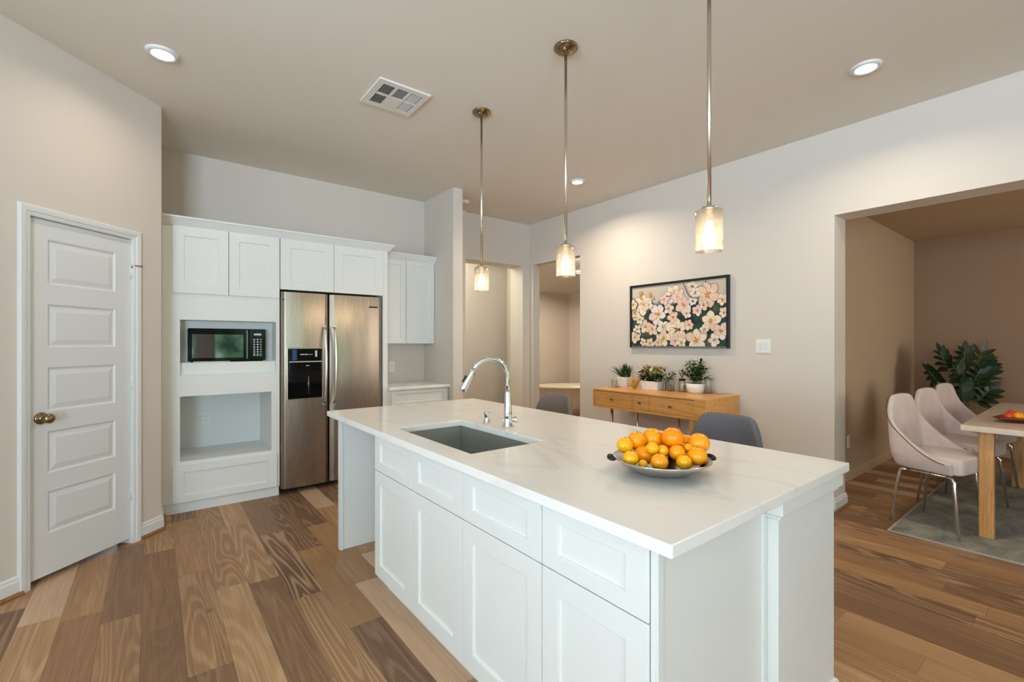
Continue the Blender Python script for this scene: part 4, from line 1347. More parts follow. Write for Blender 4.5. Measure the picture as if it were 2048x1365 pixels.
# ================================================================== PAINTING
pw = thing('painting', 'wide framed painting of pale flowers above the console table', 'painting', (RX - 0.03, 2.748, 1.30))
PY0, PY1, PZ0, PZ1 = 3.319, 2.177, 1.300, 1.997   # left / right edges as seen
bm = B()
fw = 0.026
for (y0, y1, z0, z1) in ((PY1, PY0, PZ1 - fw, PZ1), (PY0 - fw, PY0, PZ0, PZ1 - fw), (PY1, PY1 + fw, PZ0, PZ1 - fw)):
    box(bm, RX - 0.032, RX - 0.001, y0, y1, z0, z1)
obj('frame', bm, 'frame_black', pw, 0.002)
bm = B(); box(bm, RX - 0.032, RX - 0.001, PY1 + fw, PY0 - fw, PZ0, PZ0 + 0.018); obj('bottom_rail', bm, 'frame_silver', pw, 0.002, label='grey lower frame rail')
bm = B()
iy0, iy1, iz0, iz1 = PY0 - fw, PY1 + fw, PZ0 + 0.018, PZ1 - fw
CW_, CH_ = iy0 - iy1, iz1 - iz0
XC = RX - 0.020
box(bm, XC, RX - 0.001, iy1, iy0, iz0, iz1)
NL = [0]


def cpt(u, v, lift):
    u = min(max(u, 0.0), CW_); v = min(max(v, 0.0), CH_)
    return bm.verts.new((XC - 0.0004 - lift, iy0 - u, iz0 + v))


def petal(cu, cv, ang, ln, wd, mi, r0=0.006):
    NL[0] += 1
    lift = NL[0] * 0.000012
    pts = []
    n = 7
    for s in (1, -1):
        rng = range(n + 1) if s == 1 else range(n - 1, 0, -1)
        for i in rng:
            t = i / n
            w = wd * 0.5 * math.sin(PI * (0.12 + 0.88 * t) ** 0.9) if t < 1 else 0
            w = wd * 0.5 * (math.sin(PI * t ** 1.12)) ** 0.72 if 0 < t < 1 else 0
            pts.append((r0 + (ln - r0) * t, s * w))
    ca, sa = math.cos(ang), math.sin(ang)
    vs = [cpt(cu + a * ca - b2 * sa, cv + a * sa + b2 * ca, lift) for a, b2 in pts]
    try:
        f = bm.faces.new(vs); f.material_index = mi
    except ValueError:
        pass


def stroke(pts, w, mi):
    NL[0] += 1
    lift = NL[0] * 0.000012
    for (u0, v0), (u1, v1) in zip(pts, pts[1:]):
        d = Vector((u1 - u0, v1 - v0)); L = max(d.length, 1e-5); n = Vector((-d.y, d.x)) / L * w / 2
        vs = [cpt(u0 + n.x, v0 + n.y, lift), cpt(u1 + n.x, v1 + n.y, lift), cpt(u1 - n.x, v1 - n.y, lift), cpt(u0 - n.x, v0 - n.y, lift)]
        bm.faces.new(vs).material_index = mi


def im(px, py):
    # photograph-zoom pixel to canvas metres
    u = (px - 150) / 1490
    top = 285 - 160 * u
    return u * CW_, (1237 - py) / (1237 - top) * CH_


rp = random.Random(5)
FLW = [(340, 560, 165, 2, 3), (200, 700, 120, 2, 6), (600, 710, 165, 4, 5), (840, 380, 140, 2, 6), (940, 420, 120, 3, 6), (1030, 560, 130, 3, 5), (1390, 400, 190, 1, 5), (1160, 255, 85, 4, 9), (1200, 360, 80, 4, 9),
       (390, 920, 115, 1, 5), (520, 960, 105, 1, 5), (700, 930, 130, 4, 6), (930, 960, 190, 2, 9), (700, 1110, 140, 2, 6), (860, 760, 100, 1, 5), (1220, 1130, 170, 2, 5), (1430, 830, 150, 2, 6), (1570, 990, 120, 3, 5),
       (1610, 690, 75, 2, 6), (210, 1090, 120, 2, 6), (360, 1175, 70, 4, 6), (1240, 650, 85, 3, 5), (790, 620, 85, 3, 5), (480, 1190, 90, 3, 6), (1480, 1130, 100, 4, 6), (1170, 500, 70, 4, 9), (180, 560, 100, 2, 6), (1590, 480, 90, 2, 6), (720, 470, 95, 3, 6), (900, 1150, 85, 3, 5), (1110, 890, 80, 1, 5), (300, 800, 80, 2, 6), (620, 1180, 80, 3, 5), (1080, 700, 75, 4, 6), (460, 560, 80, 2, 6), (1340, 960, 75, 4, 5), (1000, 1180, 85, 2, 6), (250, 960, 75, 4, 6), (1330, 560, 80, 1, 5)]
for px, py, r, mi, ci in FLW:
    u, v = im(px, py); R_ = r / 1490 * CW_ * 0.98
    n = rp.choice((5, 5, 6))
    a0 = rp.random() * 6
    for k in range(n):
        a_ = a0 + k * 2 * PI / n + rp.uniform(-.15, .15)
        ln = R_ * rp.uniform(0.85, 1.12)
        petal(u, v, a_, ln * 1.03, ln * 0.80, 8 if rp.random() < .5 else 7)
        petal(u, v, a_, ln, ln * 0.73, mi if rp.random() > 0.25 else rp.choice((1, 2, 3, 4)))
        petal(u, v, a_ + 0.1, ln * 0.55, ln * 0.30, rp.choice((1, 2, 4)))
        if rp.random() < .75:
            stroke([(u, v), (u + math.cos(a_) * ln * 0.5, v + math.sin(a_) * ln * 0.5)], 0.004, ci if ci != 9 else 7)
    for k in range(5):
        a_ = rp.random() * 6.28
        petal(u, v, a_, R_ * 0.30, R_ * 0.16, {3: 6, 5: 5, 6: 6, 9: 7}[ci])
for px, py in ((510, 410), (330, 400)):
    u, v = im(px, py)
    for k in range(4):
        petal(u, v, rp.random() * 6, 0.05, 0.03, 6)
for path in ([(150, 440), (220, 480), (265, 550), (235, 620), (150, 660)], [(150, 780), (240, 760)], [(150, 860), (235, 830)], [(630, 500), (680, 550), (720, 600)], [(1030, 200), (1060, 280), (1090, 360), (1120, 420), (1200, 450)], [(430, 660), (470, 610)], [(240, 830), (280, 920)], [(1360, 170), (1362, 200)], [(200, 990), (300, 1050)], [(760, 420), (850, 410)], [(600, 980), (640, 1060)]):
    stroke([im(*p) for p in path], 0.007, 8)
obj('canvas', bm, ['canvas_paint', 'paint_peach', 'paint_cream', 'paint_pink', 'paint_white', 'paint_orange', 'paint_gold', 'paint_brown', 'paint_dark'], pw)

# ================================================================== CONSOLE TABLE
ct = thing('console_table', 'oak console table with three drawers under the painting', 'console table', (3.99, 2.72, 0))
X0, X1, Y0, Y1, ZT, ZB = 3.70, 4.285, 2.085, 3.355, 0.870, 0.680
bm = B()
box(bm, X0, X1, Y0, Y1, ZT - 0.016, ZT)
box(bm, X0, X1, Y0, Y1, ZB, ZB + 0.022)
box(bm, X0, X1, Y0, Y0 + 0.105, ZB + 0.022, ZT - 0.016); box(bm, X0, X1, Y1 - 0.02, Y1, ZB + 0.022, ZT - 0.016)
box(bm, X1 - 0.02, X1, Y0 + 0.105, Y1 - 0.02, ZB + 0.022, ZT - 0.016)
for y in (2.845, 2.652):
    box(bm, X0 + 0.004, X1 - 0.02, y - 0.006, y + 0.006, ZB + 0.022, ZT - 0.016)
obj('case', bm, 'console_wood', ct, 0.002)
for y0, y1 in ((2.854, 3.332), (2.661, 2.836), (2.193, 2.643)):
    bm = B(); box(bm, X0 + 0.004, X0 + 0.35, y0, y1, ZB + 0.025, ZT - 0.021); d = obj('drawer', bm, 'console_wood', ct, 0.0015)
    bm = B(); lathe(bm, [(0.006, 0), (0.006, 0.010), (0.012, 0.014), (0.013, 0.020), (0.008, 0.024)], (X0 + 0.004, (y0 + y1) / 2, (ZB + ZT) / 2), 14, Matrix(((0, 0, -1), (1.6, 0, 0), (0, 0.8, 0)))); obj('knob', bm, 'bronze_nickel', d)
for x, y, r in ((X0 + 0.05, 3.14, 0.016), (X1 - 0.07, 3.17, 0.014), (X1 - 0.07, 2.66, 0.012)):
    bm = B(); tube(bm, [(x, y, 0), (x, y, 0.35), (x, y, ZB)], [r * 0.55, r * 0.8, r], 12)
    lathe(bm, [(0.03, ZB - 0.004), (0.03, ZB)], (x, y, 0), 14)
    obj('leg', bm, 'nickel', ct, label='slim metal leg')
bm = B(); box(bm, X0 + 0.012, X0 + 0.062, 2.19, 2.245, 0, ZB); obj('leg', bm, 'table_leg_wood', ct, 0.003, label='square oak leg')

# ---------------------------------------------------------------- things on the console
rl = random.Random(3)


def square_pot(par, c, w0, w1, h, d0=None, d1=None):
    d0 = d0 or w0; d1 = d1 or w1
    bm = B()
    rg = []
    for w, d, z in ((w0, d0, 0), (w1, d1, h), (w1 - 0.008, d1 - 0.008, h), (w1 - 0.012, d1 - 0.012, h - 0.02)):
        rg.append([bm.verts.new((c[0] + sx * d / 2, c[1] + sy * w / 2, c[2] + z)) for sx, sy in ((-1, -1), (1, -1), (1, 1), (-1, 1))])
    for a, b2 in zip(rg, rg[1:]):
        for k in range(4):
            bm.faces.new((a[k], a[(k + 1) % 4], b2[(k + 1) % 4], b2[k]))
    bm.faces.new(rg[0][::-1])
    bm.faces.new(rg[-1])
    obj('pot', bm, 'ceramic_white', par, 0.004)
    bm = B(); box(bm, c[0] - d1 / 2 + 0.008, c[0] + d1 / 2 - 0.008, c[1] - w1 / 2 + 0.008, c[1] + w1 / 2 - 0.008, c[2] + h - 0.02, c[2] + h - 0.004); obj('soil', bm, 'soil', par)


p1 = thing('potted_plant', 'spiky dark green plant in a white square pot at the left of the console', 'plant', (4.17, 3.296, ZT))
square_pot(p1, (4.17, 3.296, ZT), 0.115, 0.135, 0.105)
bm = B()
for k in range(30):
    a_ = rl.uniform(0, 2 * PI); t_ = rl.uniform(0.15, 0.95)
    d = Vector((math.cos(a_) * t_ * 0.35, math.sin(a_) * t_, 1))
    leaf(bm, (4.17 + rl.uniform(-.03, .03), 3.296 + rl.uniform(-.04, .04), ZT + 0.095), d, rl.uniform(0.11, 0.20), rl.uniform(0.022, 0.036), 0.12, 0.3, 5, rl.choice((0, 0, 0, 1)))
for dy, dz, ln in ((0.9, 0.85, 0.20), (1.0, 0.55, 0.19), (0.7, 0.9, 0.17)):
    leaf(bm, (4.15, 3.32, ZT + 0.095), (-0.1, dy, dz), ln, 0.04, 0.05, 0.2, 6, 1)
obj('foliage', bm, ['leaf_dark', 'leaf_green'], p1)

p2 = thing('potted_plant', 'mixed green and tan herbs in a white rectangular pot on the console', 'plant', (4.12, 2.905, ZT))
square_pot(p2, (4.12, 2.905, ZT), 0.185, 0.205, 0.085, 0.12, 0.13)
bm = B()
for k in range(240):
    y = 2.905 + rl.uniform(-0.115, 0.115); x = 4.12 + rl.uniform(-.06, .06); z = ZT + 0.07 + rl.random() ** 1.2 * 0.15
    a_ = rl.uniform(0, 2 * PI)
    hi = z > ZT + 0.135
    mi = (rl.choice((0, 1, 2, 2, 2, 3)) if hi else rl.choice((0, 0, 0, 1)))
    leaf(bm, (x, y, z), (math.cos(a_) * 0.7, math.sin(a_) * 0.8 + (y - 2.905) * 3, 0.75), rl.uniform(0.05, 0.095), rl.uniform(0.015, 0.028), 0.2, 0.2, 4, mi)
for k in range(46):
    y = 3.03 + rl.uniform(-0.03, 0.05); z = ZT + 0.08 + rl.random() * 0.10
    a_ = rl.uniform(0, 2 * PI)
    leaf(bm, (4.11, y, z), (math.cos(a_) * 0.5, math.sin(a_), 0.6), rl.uniform(0.04, 0.07), 0.022, 0.3, 0.2, 4, rl.choice((0, 1, 1, 3)))
for k in range(16):
    tube(bm, [(4.12 + rl.uniform(-.04, .04), 2.905 + rl.uniform(-.08, .08), ZT + 0.07), (4.12 + rl.uniform(-.05, .05), 2.905 + rl.uniform(-.1, .12), ZT + 0.17)], 0.0018, 5, 1)
for k in range(4):
    sphere(bm, (4.08, 2.985 + rl.uniform(-.02, .02), ZT + 0.155 + rl.uniform(-.012, .012)), 0.011, 8, 6, (1, 1, .7), 4)
obj('foliage', bm, ['leaf_dark', 'leaf_mid', 'leaf_tan', 'leaf_pale', 'flower_coral'], p2)

p3 = thing('potted_plant', 'bushy glossy green plant in a rounded white pot at the right of the console', 'plant', (4.14, 2.436, ZT))
bm = B(); c = (4.14, 2.436, ZT)
lathe(bm, [(0.062, 0.0), (0.074, 0.006), (0.084, 0.05), (0.088, 0.092), (0.082, 0.092), (0.078, 0.075)], c, 28); obj('pot', bm, 'ceramic_white', p3, smooth=True)
bm = B(); lathe(bm, [(0.078, 0.074), (0.076, 0.084), (0.001, 0.088)], c, 20); obj('soil', bm, 'soil', p3)
bm = B()
for k in range(26):
    a_ = rl.uniform(0, 2 * PI); t_ = rl.uniform(0.1, 1.0)
    top = Vector((c[0] + math.cos(a_) * t_ * 0.10, c[1] + math.sin(a_) * t_ * 0.155, c[2] + 0.30 - 0.14 * t_ * t_ + rl.uniform(-.03, .02)))
    b0 = Vector((c[0] + rl.uniform(-.04, .04), c[1] + rl.uniform(-.05, .05), c[2] + 0.082))
    pts = bezier(b0, b0 + Vector((0, 0, .07)), top - Vector((0, 0, .05)), top, 5)
    tube(bm, pts, 0.0022, 5, 2)
    for i in range(1, 6):
        for s in (1, -1, 0):
            a2 = a_ + s * 1.2 + rl.uniform(-.5, .5)
            leaf(bm, pts[i], (math.cos(a2) * 0.6, math.sin(a2), rl.uniform(0.15, 0.8)), rl.uniform(0.045, 0.075), rl.uniform(0.016, 0.026), 0.25, 0.2, 4, 3 if rl.random() < 0.13 and i > 3 else rl.choice((0, 0, 1, 1)))
for dy, dz, ln in ((-1.0, 0.25, 0.13), (-1.0, 0.0, 0.11), (-0.9, 0.5, 0.12)):
    leaf(bm, (c[0] - 0.02, c[1] - 0.10, c[2] + 0.145), (-0.1, dy, dz), ln, 0.04, 0.15, 0.2, 6, 1)
obj('foliage', bm, ['leaf_dark', 'leaf_green', 'stem_green', 'leaf_pale'], p3)


def jar(c, r, h, label, fill):
    t = thing('glass_jar', label, 'jar', c)
    bm = B(); lathe(bm, [(0.001, 0.0), (r * 0.95, 0.0), (r, 0.006), (r, h - 0.02), (r * 0.9, h - 0.006), (r * 0.9, h), (r * 0.86, h), (r * 0.95, h - 0.022), (r * 0.95, 0.008), (0.001, 0.006)], c, 24, cap0=False, cap1=False); obj('glass', bm, 'clear_glass', t)
    if fill == 'sprig':
        bm = B()
        for k in range(9):
            a_ = rl.uniform(0, 6.28)
            top = Vector((c[0] + math.cos(a_) * 0.03, c[1] + math.sin(a_) * 0.05, c[2] + h + rl.uniform(0.02, 0.10)))
            tube(bm, [(c[0], c[1], c[2] + 0.02), (c[0] + rl.uniform(-.01, .01), c[1] + rl.uniform(-.01, .01), c[2] + h), top], 0.0018, 5, 0)
            for q in range(4):
                b3 = rl.uniform(0, 6.28)
                leaf(bm, top - Vector((0, 0, 0.02 * q)), (math.cos(b3) * .6, math.sin(b3), 0.5), 0.045, 0.018, 0.2, 0.2, 4, rl.choice((0, 1, 1)))
        obj('sprig', bm, ['leaf_dark', 'leaf_mid'], t)
    else:
        bm = B(); lathe(bm, [(0.001, 0.009), (r * 0.9, 0.009), (r * 0.9, h * 0.55), (0.001, h * 0.58)], c, 18, cap0=False, cap1=False); obj('pebbles', bm, 'pebble', t)
        bm = B(); lathe(bm, [(r * 0.92, h), (r * 0.92, h + 0.02), (0.002, h + 0.021)], c, 20); obj('lid', bm, 'black_satin', t)
        bm = B()
        for k in range(6):
            a_ = rl.uniform(0, 6.28)
            leaf(bm, (c[0], c[1], c[2] + h + 0.02), (math.cos(a_) * .4, math.sin(a_) * .5, 1), rl.uniform(.05, .11), 0.014, 0.1, 0.2, 4, rl.choice((0, 1)))
        obj('sprig', bm, ['leaf_dark', 'leaf_tan'], t)


jar((4.10, 2.684, ZT), 0.040, 0.125, 'clear glass jar holding a green sprig, beside the rectangular herb pot', 'sprig')
jar((4.12, 2.566, ZT), 0.034, 0.11, 'clear glass jar half filled with pebbles, beside the rounded pot', 'pebble')
bm = B(); c = (4.20, 2.338, ZT)
lathe(bm, [(0.001, 0.0), (0.036, 0.0), (0.040, 0.01), (0.034, 0.10), (0.042, 0.15), (0.039, 0.15), (0.031, 0.10), (0.037, 0.012), (0.001, 0.006)], c, 24, cap0=False, cap1=False)
tag(obj('glass_vase', bm, 'clear_glass'), 'empty clear glass vase behind the rounded pot at the right', 'vase')
t = thing('glass_tumbler', 'clear glass tumbler on a small tray at the far left of the console', 'glass', (4.14, 3.425, ZT))
bm = B(); c = (4.14, 3.425, ZT + 0.008)
lathe(bm, [(0.001, 0.0), (0.034, 0.0), (0.042, 0.11), (0.0395, 0.11), (0.032, 0.006), (0.001, 0.006)], c, 22, cap0=False, cap1=False)
bmesh.ops.translate(bm, verts=bm.verts[:], vec=(0, -0.115, 0)) if False else None
bm.free()
t.location = (4.22, 3.31, ZT)
bm = B(); c = (3.98, 3.295, ZT + 0.009)
lathe(bm, [(0.001, 0.0), (0.028, 0.0), (0.034, 0.07), (0.0315, 0.07), (0.026, 0.006), (0.001, 0.006)], c, 22, cap0=False, cap1=False)
t.location = (3.98, 3.295, ZT)
obj('glass', bm, 'clear_glass', t)
bm = B(); box(bm, 3.935, 4.025, 3.235, 3.345, ZT, ZT + 0.008); obj('tray', bm, 'nickel', t, 0.003)
bm = B(); sphere(bm, (3.995, 3.262, ZT + 0.023), 0.016, 14, 10); obj('ornament', bm, 'chrome', t, label='small shiny ball on the tray')

t = thing('leaf_ornament', 'yellow amber leaf ornament between the two left pots', 'ornament', (3.99, 3.035, ZT))
bm = B()
leaf(bm, (3.99, 3.035, ZT + 0.002), (0.02, -0.55, 1), 0.145, 0.085, 0.0, 0.25, 7, 0)
leaf(bm, (3.99, 3.035, ZT + 0.002), (0.1, 0.45, 1), 0.125, 0.07, 0.0, 0.25, 7, 0)
leaf(bm, (3.99, 3.035, ZT + 0.002), (-0.5, 0.05, 0.7), 0.09, 0.05, 0.2, 0.25, 6, 0)
obj('leaves', bm, 'amber_leaf', t, solid=0.004)
bm = B(); lathe(bm, [(0.018, 0), (0.018, 0.006), (0.006, 0.012)], (3.99, 3.035, ZT), 14); obj('base', bm, 'amber_leaf', t)
bm = B(); c = (4.19, 2.765, ZT)
lathe(bm, [(0.03, 0), (0.032, 0.005), (0.032, 0.075), (0.013, 0.10), (0.013, 0.125), (0.015, 0.128)], c, 20)
tag(obj('dark_bottle', bm, 'dark_bottle'), 'small dark bottle right of the rectangular herb pot', 'bottle')


# ================================================================== BAR STOOLS
def bar_stool(x, y, label, fab):
    t = thing('bar_stool', label, 'stool', (x, y, 0), 'upholstered stools at the island')
    # local: sits facing -x ; backrest at +x
    bm = B()
    n = 18
    rows = []
    for j in range(8):
        z = 0.62 + j / 7 * 0.345
        row = []
        for i in range(n + 1):
            s = -1 + 2 * i / n
            hw = 0.205
            yy = s * hw
            xx = x + 0.205 - 0.07 * s * s + (z - 0.62) * 0.09
            zz = z
            if j >= 3:
                k = (j - 3) / 4
                # rounded top corners
                drop = max(0.0, abs(s) - 0.55) / 0.45
                zz = z - k * (drop ** 2.6) * 0.15
                yy *= 1 - 0.05 * k
            row.append(bm.verts.new((xx, y + yy, zz)))
        rows.append(row)
    for a, b2 in zip(rows, rows[1:]):
        for i in range(n):
            bm.faces.new((a[i], a[i + 1], b2[i + 1], b2[i])).smooth = True
    obj('backrest', bm, fab, t, solid=0.04, subsurf=1, smooth=True)
    bm = B(); box(bm, x - 0.20, x + 0.185, y - 0.205, y + 0.205, 0.60, 0.665); obj('seat', bm, fab, t, 0.028, 4, smooth=True)
    for sx in (-1, 1):
        for sy in (-1, 1):
            bm = B(); tube(bm, [(x + sx * 0.21, y + sy * 0.20, 0), (x + sx * 0.15, y + sy * 0.15, 0.605)], [0.011, 0.014], 10); obj('leg', bm, 'black_satin', t)
    bm = B(); tube(bm, [(x - 0.186, y - 0.18, 0.24), (x - 0.186, y + 0.18, 0.24), (x + 0.186, y + 0.18, 0.24), (x + 0.186, y - 0.18, 0.24)], 0.007, 8, closed=True); obj('footrest', bm, 'black_satin', t)
    return t


bar_stool(2.26, 1.262, 'grey upholstered stool at the island in front of the console table', 'grey_fabric')
bar_stool(2.26, 2.605, 'brownish grey upholstered stool at the island in front of the narrow doorway', 'taupe_fabric')

# ================================================================== DINING ROOM
bm = B(); box(bm, 4.17, 7.1, -1.2, 0.955, 0.0, 0.011)
rug = tag(obj('area_rug', bm, 'rug_pile', None, 0.003), 'mottled grey area rug under the dining table', 'rug')
bm = B()
sweep_profile(bm, [(4.172, -1.19), (4.172, 0.953), (7.09, 0.953)], [(-0.012, 0.002), (0.002, 0.002), (0.002, 0.0116), (-0.012, 0.0116)])
obj('border', bm, 'rug_edge', rug)

RZ = 0.011
dt = thing('dining_table', 'pale-topped dining table with square oak legs in the far room', 'table', (5.5, -0.2, RZ))
TX0, TX1, TY0, TY1, TT = 4.455, 6.45, -0.95, 0.628, 0.78
bm = B(); box(bm, TX0, TX1, TY0, TY1, TT - 0.04, TT); obj('tabletop', bm, 'table_top_wood', dt, 0.006)
for x0 in (TX0 + 0.055, TX1 - 0.12):
    for y0 in (TY0 + 0.09, TY1 - 0.16):
        bm = B(); prism(bm, [(x0, y0), (x0 + 0.065, y0), (x0 + 0.065, y0 + 0.075), (x0, y0 + 0.075)], RZ, TT - 0.04); obj('leg', bm, 'table_leg_wood', dt, 0.006)
bm = B(); box(bm, TX0 + 0.08, TX1 - 0.08, TY1 - 0.135, TY1 - 0.115, TT - 0.10, TT - 0.04); box(bm, TX0 + 0.08, TX1 - 0.08, TY0 + 0.115, TY0 + 0.135, TT - 0.10, TT - 0.04); obj('apron', bm, 'table_leg_wood', dt)


def dining_chair(label):
    t = thing('dining_chair', label, 'chair', (0, 0, RZ), 'upholstered dining chairs')
    zs, zb2 = 0.545, 0.43
    # shell: U-shaped wall, front is -y
    bm = B()
    nu, nv = 36, 9
    cols = []
    for i in range(nu + 1):
        s = -1 + 2 * i / nu           # -1 right arm tip .. 1 left arm tip
        a = abs(s)
        sg = 1 if s > 0 else -1
        # plan curve
        hw = 0.232
        if a < 0.36:                   # back
            px, py = sg * hw * 0.80 * (a / 0.36), 0.205
        elif a < 0.52:                 # corner
            q = (a - 0.36) / 0.16 * PI / 2
            px, py = sg * (hw * 0.80 + hw * 0.20 * math.sin(q)), 0.205 - 0.05 * (1 - math.cos(q))
        else:
            q = (a - 0.52) / 0.48
            px, py = sg * (hw + 0.012 * q), 0.155 - 0.315 * q
        # top height
        if a < 0.30:
            h = 0.95 - 0.012 * (a / 0.30) ** 2
        else:
            q = (a - 0.30) / 0.70
            h = 0.938 - (0.938 - zs - 0.01) * (q ** 0.72 * (1 - 0.25 * (1 - q) * q))
            h = 0.938 - (0.938 - zs + 0.03) * (1 - (1 - q) ** 1.9) if q < 1 else zs - 0.03
        col = []
        for j in range(nv + 1):
            w = j / nv
            z = zb2 + (h - zb2) * w
            lean = max(0, (z - 0.5)) * (0.10 if a < 0.52 else 0.10 * (1 - (a - 0.52) / 0.48))
            narrow = 1 - max(0, z - 0.55) * 0.30 if a < 0.7 else 1 - max(0, z - 0.55) * 0.3
            bot = 1 - 0.14 * (1 - min((z - zb2) / 0.12, 1)) ** 2
            col.append(bm.verts.new((px * narrow * bot, (py + lean) * (bot if py > 0 else 1), z + RZ)))
        cols.append(col)
    for a, b2 in zip(cols, cols[1:]):
        for j in range(nv):
            bm.faces.new((a[j], b2[j], b2[j + 1], a[j + 1])).smooth = True
    cols_keep = [[type('V', (), {'co': v.co.copy()})() for v in c_[-1:]] for c_ in cols]
    sh = obj('shell', bm, 'mauve_velvet', t, solid=0.036, subsurf=1, smooth=True)
    # piping seam along the wing
    tops = [c_[-1].co.copy() for c_ in cols_keep]
    pts = []
    for k in range(1, len(tops) - 1):
        p = tops[k]; tg = (tops[k + 1] - tops[k - 1]); tg.z = 0
        nr = Vector((tg.y, -tg.x, 0))
        if nr.length < 1e-6:
            continue
        nr.normalize()
        if nr.dot(Vector((p.x, p.y + 0.05, 0))) < 0:
            nr = -nr
        pts.append(p + nr * 0.0185 - Vector((0, 0, 0.016)))
    bm = B(); tube(bm, pts, 0.0032, 6)
    obj('piping', bm, 'seam', t, label='dark piping along the wing edge')
    bm = B()
    n = 10
    pr_ = [(-0.215, 0.16), (0.215, 0.16), (0.222, -0.05), (0.218, -0.175), (0.195, -0.202), (-0.195, -0.202), (-0.218, -0.175), (-0.222, -0.05)]
    prism(bm, pr_, 0.432 + RZ, zs + RZ)
    obj('seat', bm, 'mauve_velvet', t, 0.03, 4, smooth=True)
    for sg in (-1, 1):
        bm = B()
        yb, yf = 0.185, -0.185
        pts = [(sg * 0.235, yb + 0.02, 0.0 + RZ), (sg * 0.205, yb - 0.025, 0.38 + RZ), (sg * 0.200, yb - 0.035, 0.405 + RZ), (sg * 0.200, yb - 0.07, 0.412 + RZ)]
        tube(bm, pts, [0.009, 0.011, 0.011, 0.011], 10)
        obj('leg', bm, 'chrome', t, label='chrome tube leg')
        bm = B()
        pts = [(sg * 0.235, yf - 0.01, 0.0 + RZ), (sg * 0.205, yf + 0.03, 0.385 + RZ), (sg * 0.200, yf + 0.04, 0.405 + RZ), (sg * 0.200, yf + 0.07, 0.412 + RZ)]
        tube(bm, pts, [0.009, 0.011, 0.011, 0.011], 10)
        obj('leg', bm, 'chrome', t, label='chrome tube leg')
        bm = B(); tube(bm, [(sg * 0.200, yf + 0.05, 0.412 + RZ), (sg * 0.200, yb - 0.05, 0.412 + RZ)], 0.009, 10)
        obj('rail', bm, 'chrome', t)
    bm = B(); tube(bm, [(-0.2, 0.0, 0.42 + RZ), (0.2, 0.0, 0.42 + RZ)], 0.009, 8); obj('cross_bar', bm, 'chrome', t)
    return t


ch = dining_chair('mauve upholstered dining chair nearest the kitchen at the dining table')
CR_ = -math.radians(13)
ch.location = (4.56, 0.745, RZ); ch.rotation_euler = (0, 0, CR_)
dup(ch, (5.32, 0.735, RZ), CR_, 'mauve upholstered dining chair in the middle of the row along the table', 'upholstered dining chairs')
dup(ch, (6.10, 0.74, RZ), CR_, 'mauve upholstered dining chair furthest in the row, just in front of the plant', 'upholstered dining chairs')

# dish with fruit on the dining table
dd_ = thing('serving_dish', 'dark red leaf-shaped dish with fruit on the dining table', 'dish', (4.93, 0.36, TT))
bm = B()
DC = Vector((4.95, 0.37, TT))
rr = []
for (a, b2, z) in ((0.09, 0.06, 0.0), (0.15, 0.09, 0.012), (0.21, 0.12, 0.034), (0.205, 0.115, 0.036), (0.14, 0.08, 0.017), (0.08, 0.05, 0.007)):
    rg = []
    for k in range(32):
        an = 2 * PI * k / 32
        u_ = a * math.cos(an); v_ = b2 * math.sin(an)
        if u_ < 0:
            v_ *= 1 - 0.55 * (u_ / a) ** 2
        rg.append(bm.verts.new(DC + Rr * u_ + Vector((0.614, 0.789, 0)) * v_ + Z_ * (z + 0.004 * math.sin(an * 5) * (z > 0.03))))
    rr.append(rg)
for a, b2 in zip(rr, rr[1:]):
    for k in range(32):
        bm.faces.new((a[k], a[(k + 1) % 32], b2[(k + 1) % 32], b2[k])).smooth = True
bm.faces.new(rr[0][::-1]); bm.faces.new(rr[-1])
obj('bowl', bm, 'red_dish', dd_)
for (u_, v_, z, r, m_, lb) in ((-0.10, 0.0, 0.044, 0.030, 'orange_red', 'small red-orange fruit at the left of the dark red dish'), (-0.055, -0.02, 0.044, 0.030, 'orange_skin', 'small orange second from the left in the dark red dish'),
                               (-0.045, 0.03, 0.05, 0.032, 'orange_red', 'red fruit behind the small orange in the dark red dish'), (0.02, -0.02, 0.046, 0.034, 'orange_yellow', 'yellow-orange fruit in the middle of the dark red dish'),
                               (0.108, 0.0, 0.070, 0.052, 'orange_deep', 'large orange at the right of the dark red dish')):
    bm = B(); sphere(bm, DC + Rr * u_ + Vector((0.614, 0.789, 0)) * v_ + Z_ * z, r, 20, 12)
    tag(obj('orange', bm, m_), lb, 'fruit', 'fruit in the dark red dish')

# potted plant in the corner
PC = Vector((7.36, 1.02, 0))
mp_ = thing('potted_plant', 'large dark split-leaf plant in the dining room corner behind the chairs', 'plant', PC)
bm = B(); lathe(bm, [(0.13, 0.0), (0.15, 0.01), (0.19, 0.42), (0.19, 0.44), (0.17, 0.44), (0.165, 0.40)], PC, 28); obj('pot', bm, 'planter', mp_)
bm = B(); lathe(bm, [(0.165, 0.40), (0.001, 0.41)], PC, 20, cap0=True, cap1=False); obj('soil', bm, 'soil', mp_)
VR = Vector((0.789, -0.614, 0)); VF = Vector((0.614, 0.789, 0))


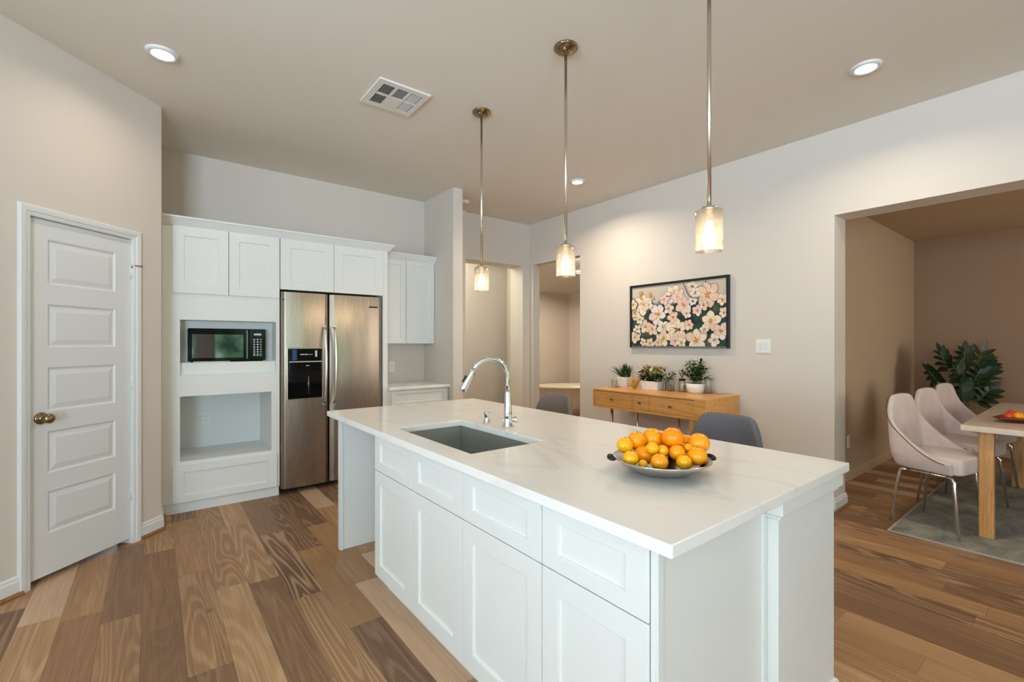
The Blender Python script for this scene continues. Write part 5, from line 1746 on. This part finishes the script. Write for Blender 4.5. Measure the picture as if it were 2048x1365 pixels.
def split_leaf(bmL, bmS, base, tip, size, nrm, fingers=9, spread=1.25, fat=0.20):
    base, tip = Vector(base), Vector(tip)
    pts = bezier(base, base + Vector((0, 0, 0.25)), tip - (tip - base) * 0.2 + Vector((0, 0, 0.05)), tip, 8)
    tube(bmS, pts, [0.009 - 0.004 * i / 8 for i in range(9)], 6)
    d = (tip - base); d.z *= 0.5; d.normalize()
    s = d.cross(Vector(nrm)).normalized()
    # midrib continues; paired finger lobes
    for k in range(fingers):
        q = k / (fingers - 1)
        for sg in ((-1, 1) if k < fingers - 1 else (0,)):
            o = tip + d * size * 0.72 * q
            ang = spread * (1 - 0.65 * q)
            dr = d * math.cos(ang) + s * sg * math.sin(ang)
            leaf(bmL, o, dr, size * (0.62 - 0.22 * abs(q - 0.35)), size * fat, 0.12, 0.12, 5, 0, nrm, 0.10)
    tube(bmS, [tip, tip + d * size * 0.75], [0.005, 0.003], 6)


bmL, bmS = B(), B()
for (u_, v_, z, sz, nz, ft) in ((-0.17, 0.0, 1.06, 0.27, (-0.5, -0.5, 0.7), .26), (-0.03, -0.05, 1.10, 0.24, (-0.6, -0.6, 0.5), .28), (0.12, -0.02, 1.02, 0.33, (-0.55, -0.65, 0.5), .17),
                            (0.17, 0.0, 0.90, 0.31, (-0.4, -0.4, 0.8), .26), (-0.24, 0.0, 0.86, 0.28, (-0.5, -0.5, 0.7), .28), (0.02, -0.1, 0.88, 0.26, (-0.6, -0.6, 0.5), .30), (-0.14, -0.1, 0.94, 0.24, (-0.6, -0.6, 0.5), .28), (0.08, -0.12, 0.92, 0.24, (-0.6, -0.6, 0.5), .26),
                            (-0.2, -0.05, 0.68, 0.28, (-.6, -.6, .5), .3), (-0.05, -0.05, 0.70, 0.28, (-.6, -.6, .5), .3), (0.12, -0.05, 0.68, 0.26, (-.6, -.6, .5), .3)):
    split_leaf(bmL, bmS, PC + VR * u_ * 0.2 + Z_ * 0.40, PC + VR * u_ + VF * v_ + Z_ * z, sz * 1.06, nz, 5, 1.3, ft * 0.95)
obj('foliage', bmL, 'monstera', mp_)
obj('stems', bmS, 'stem_green', mp_)
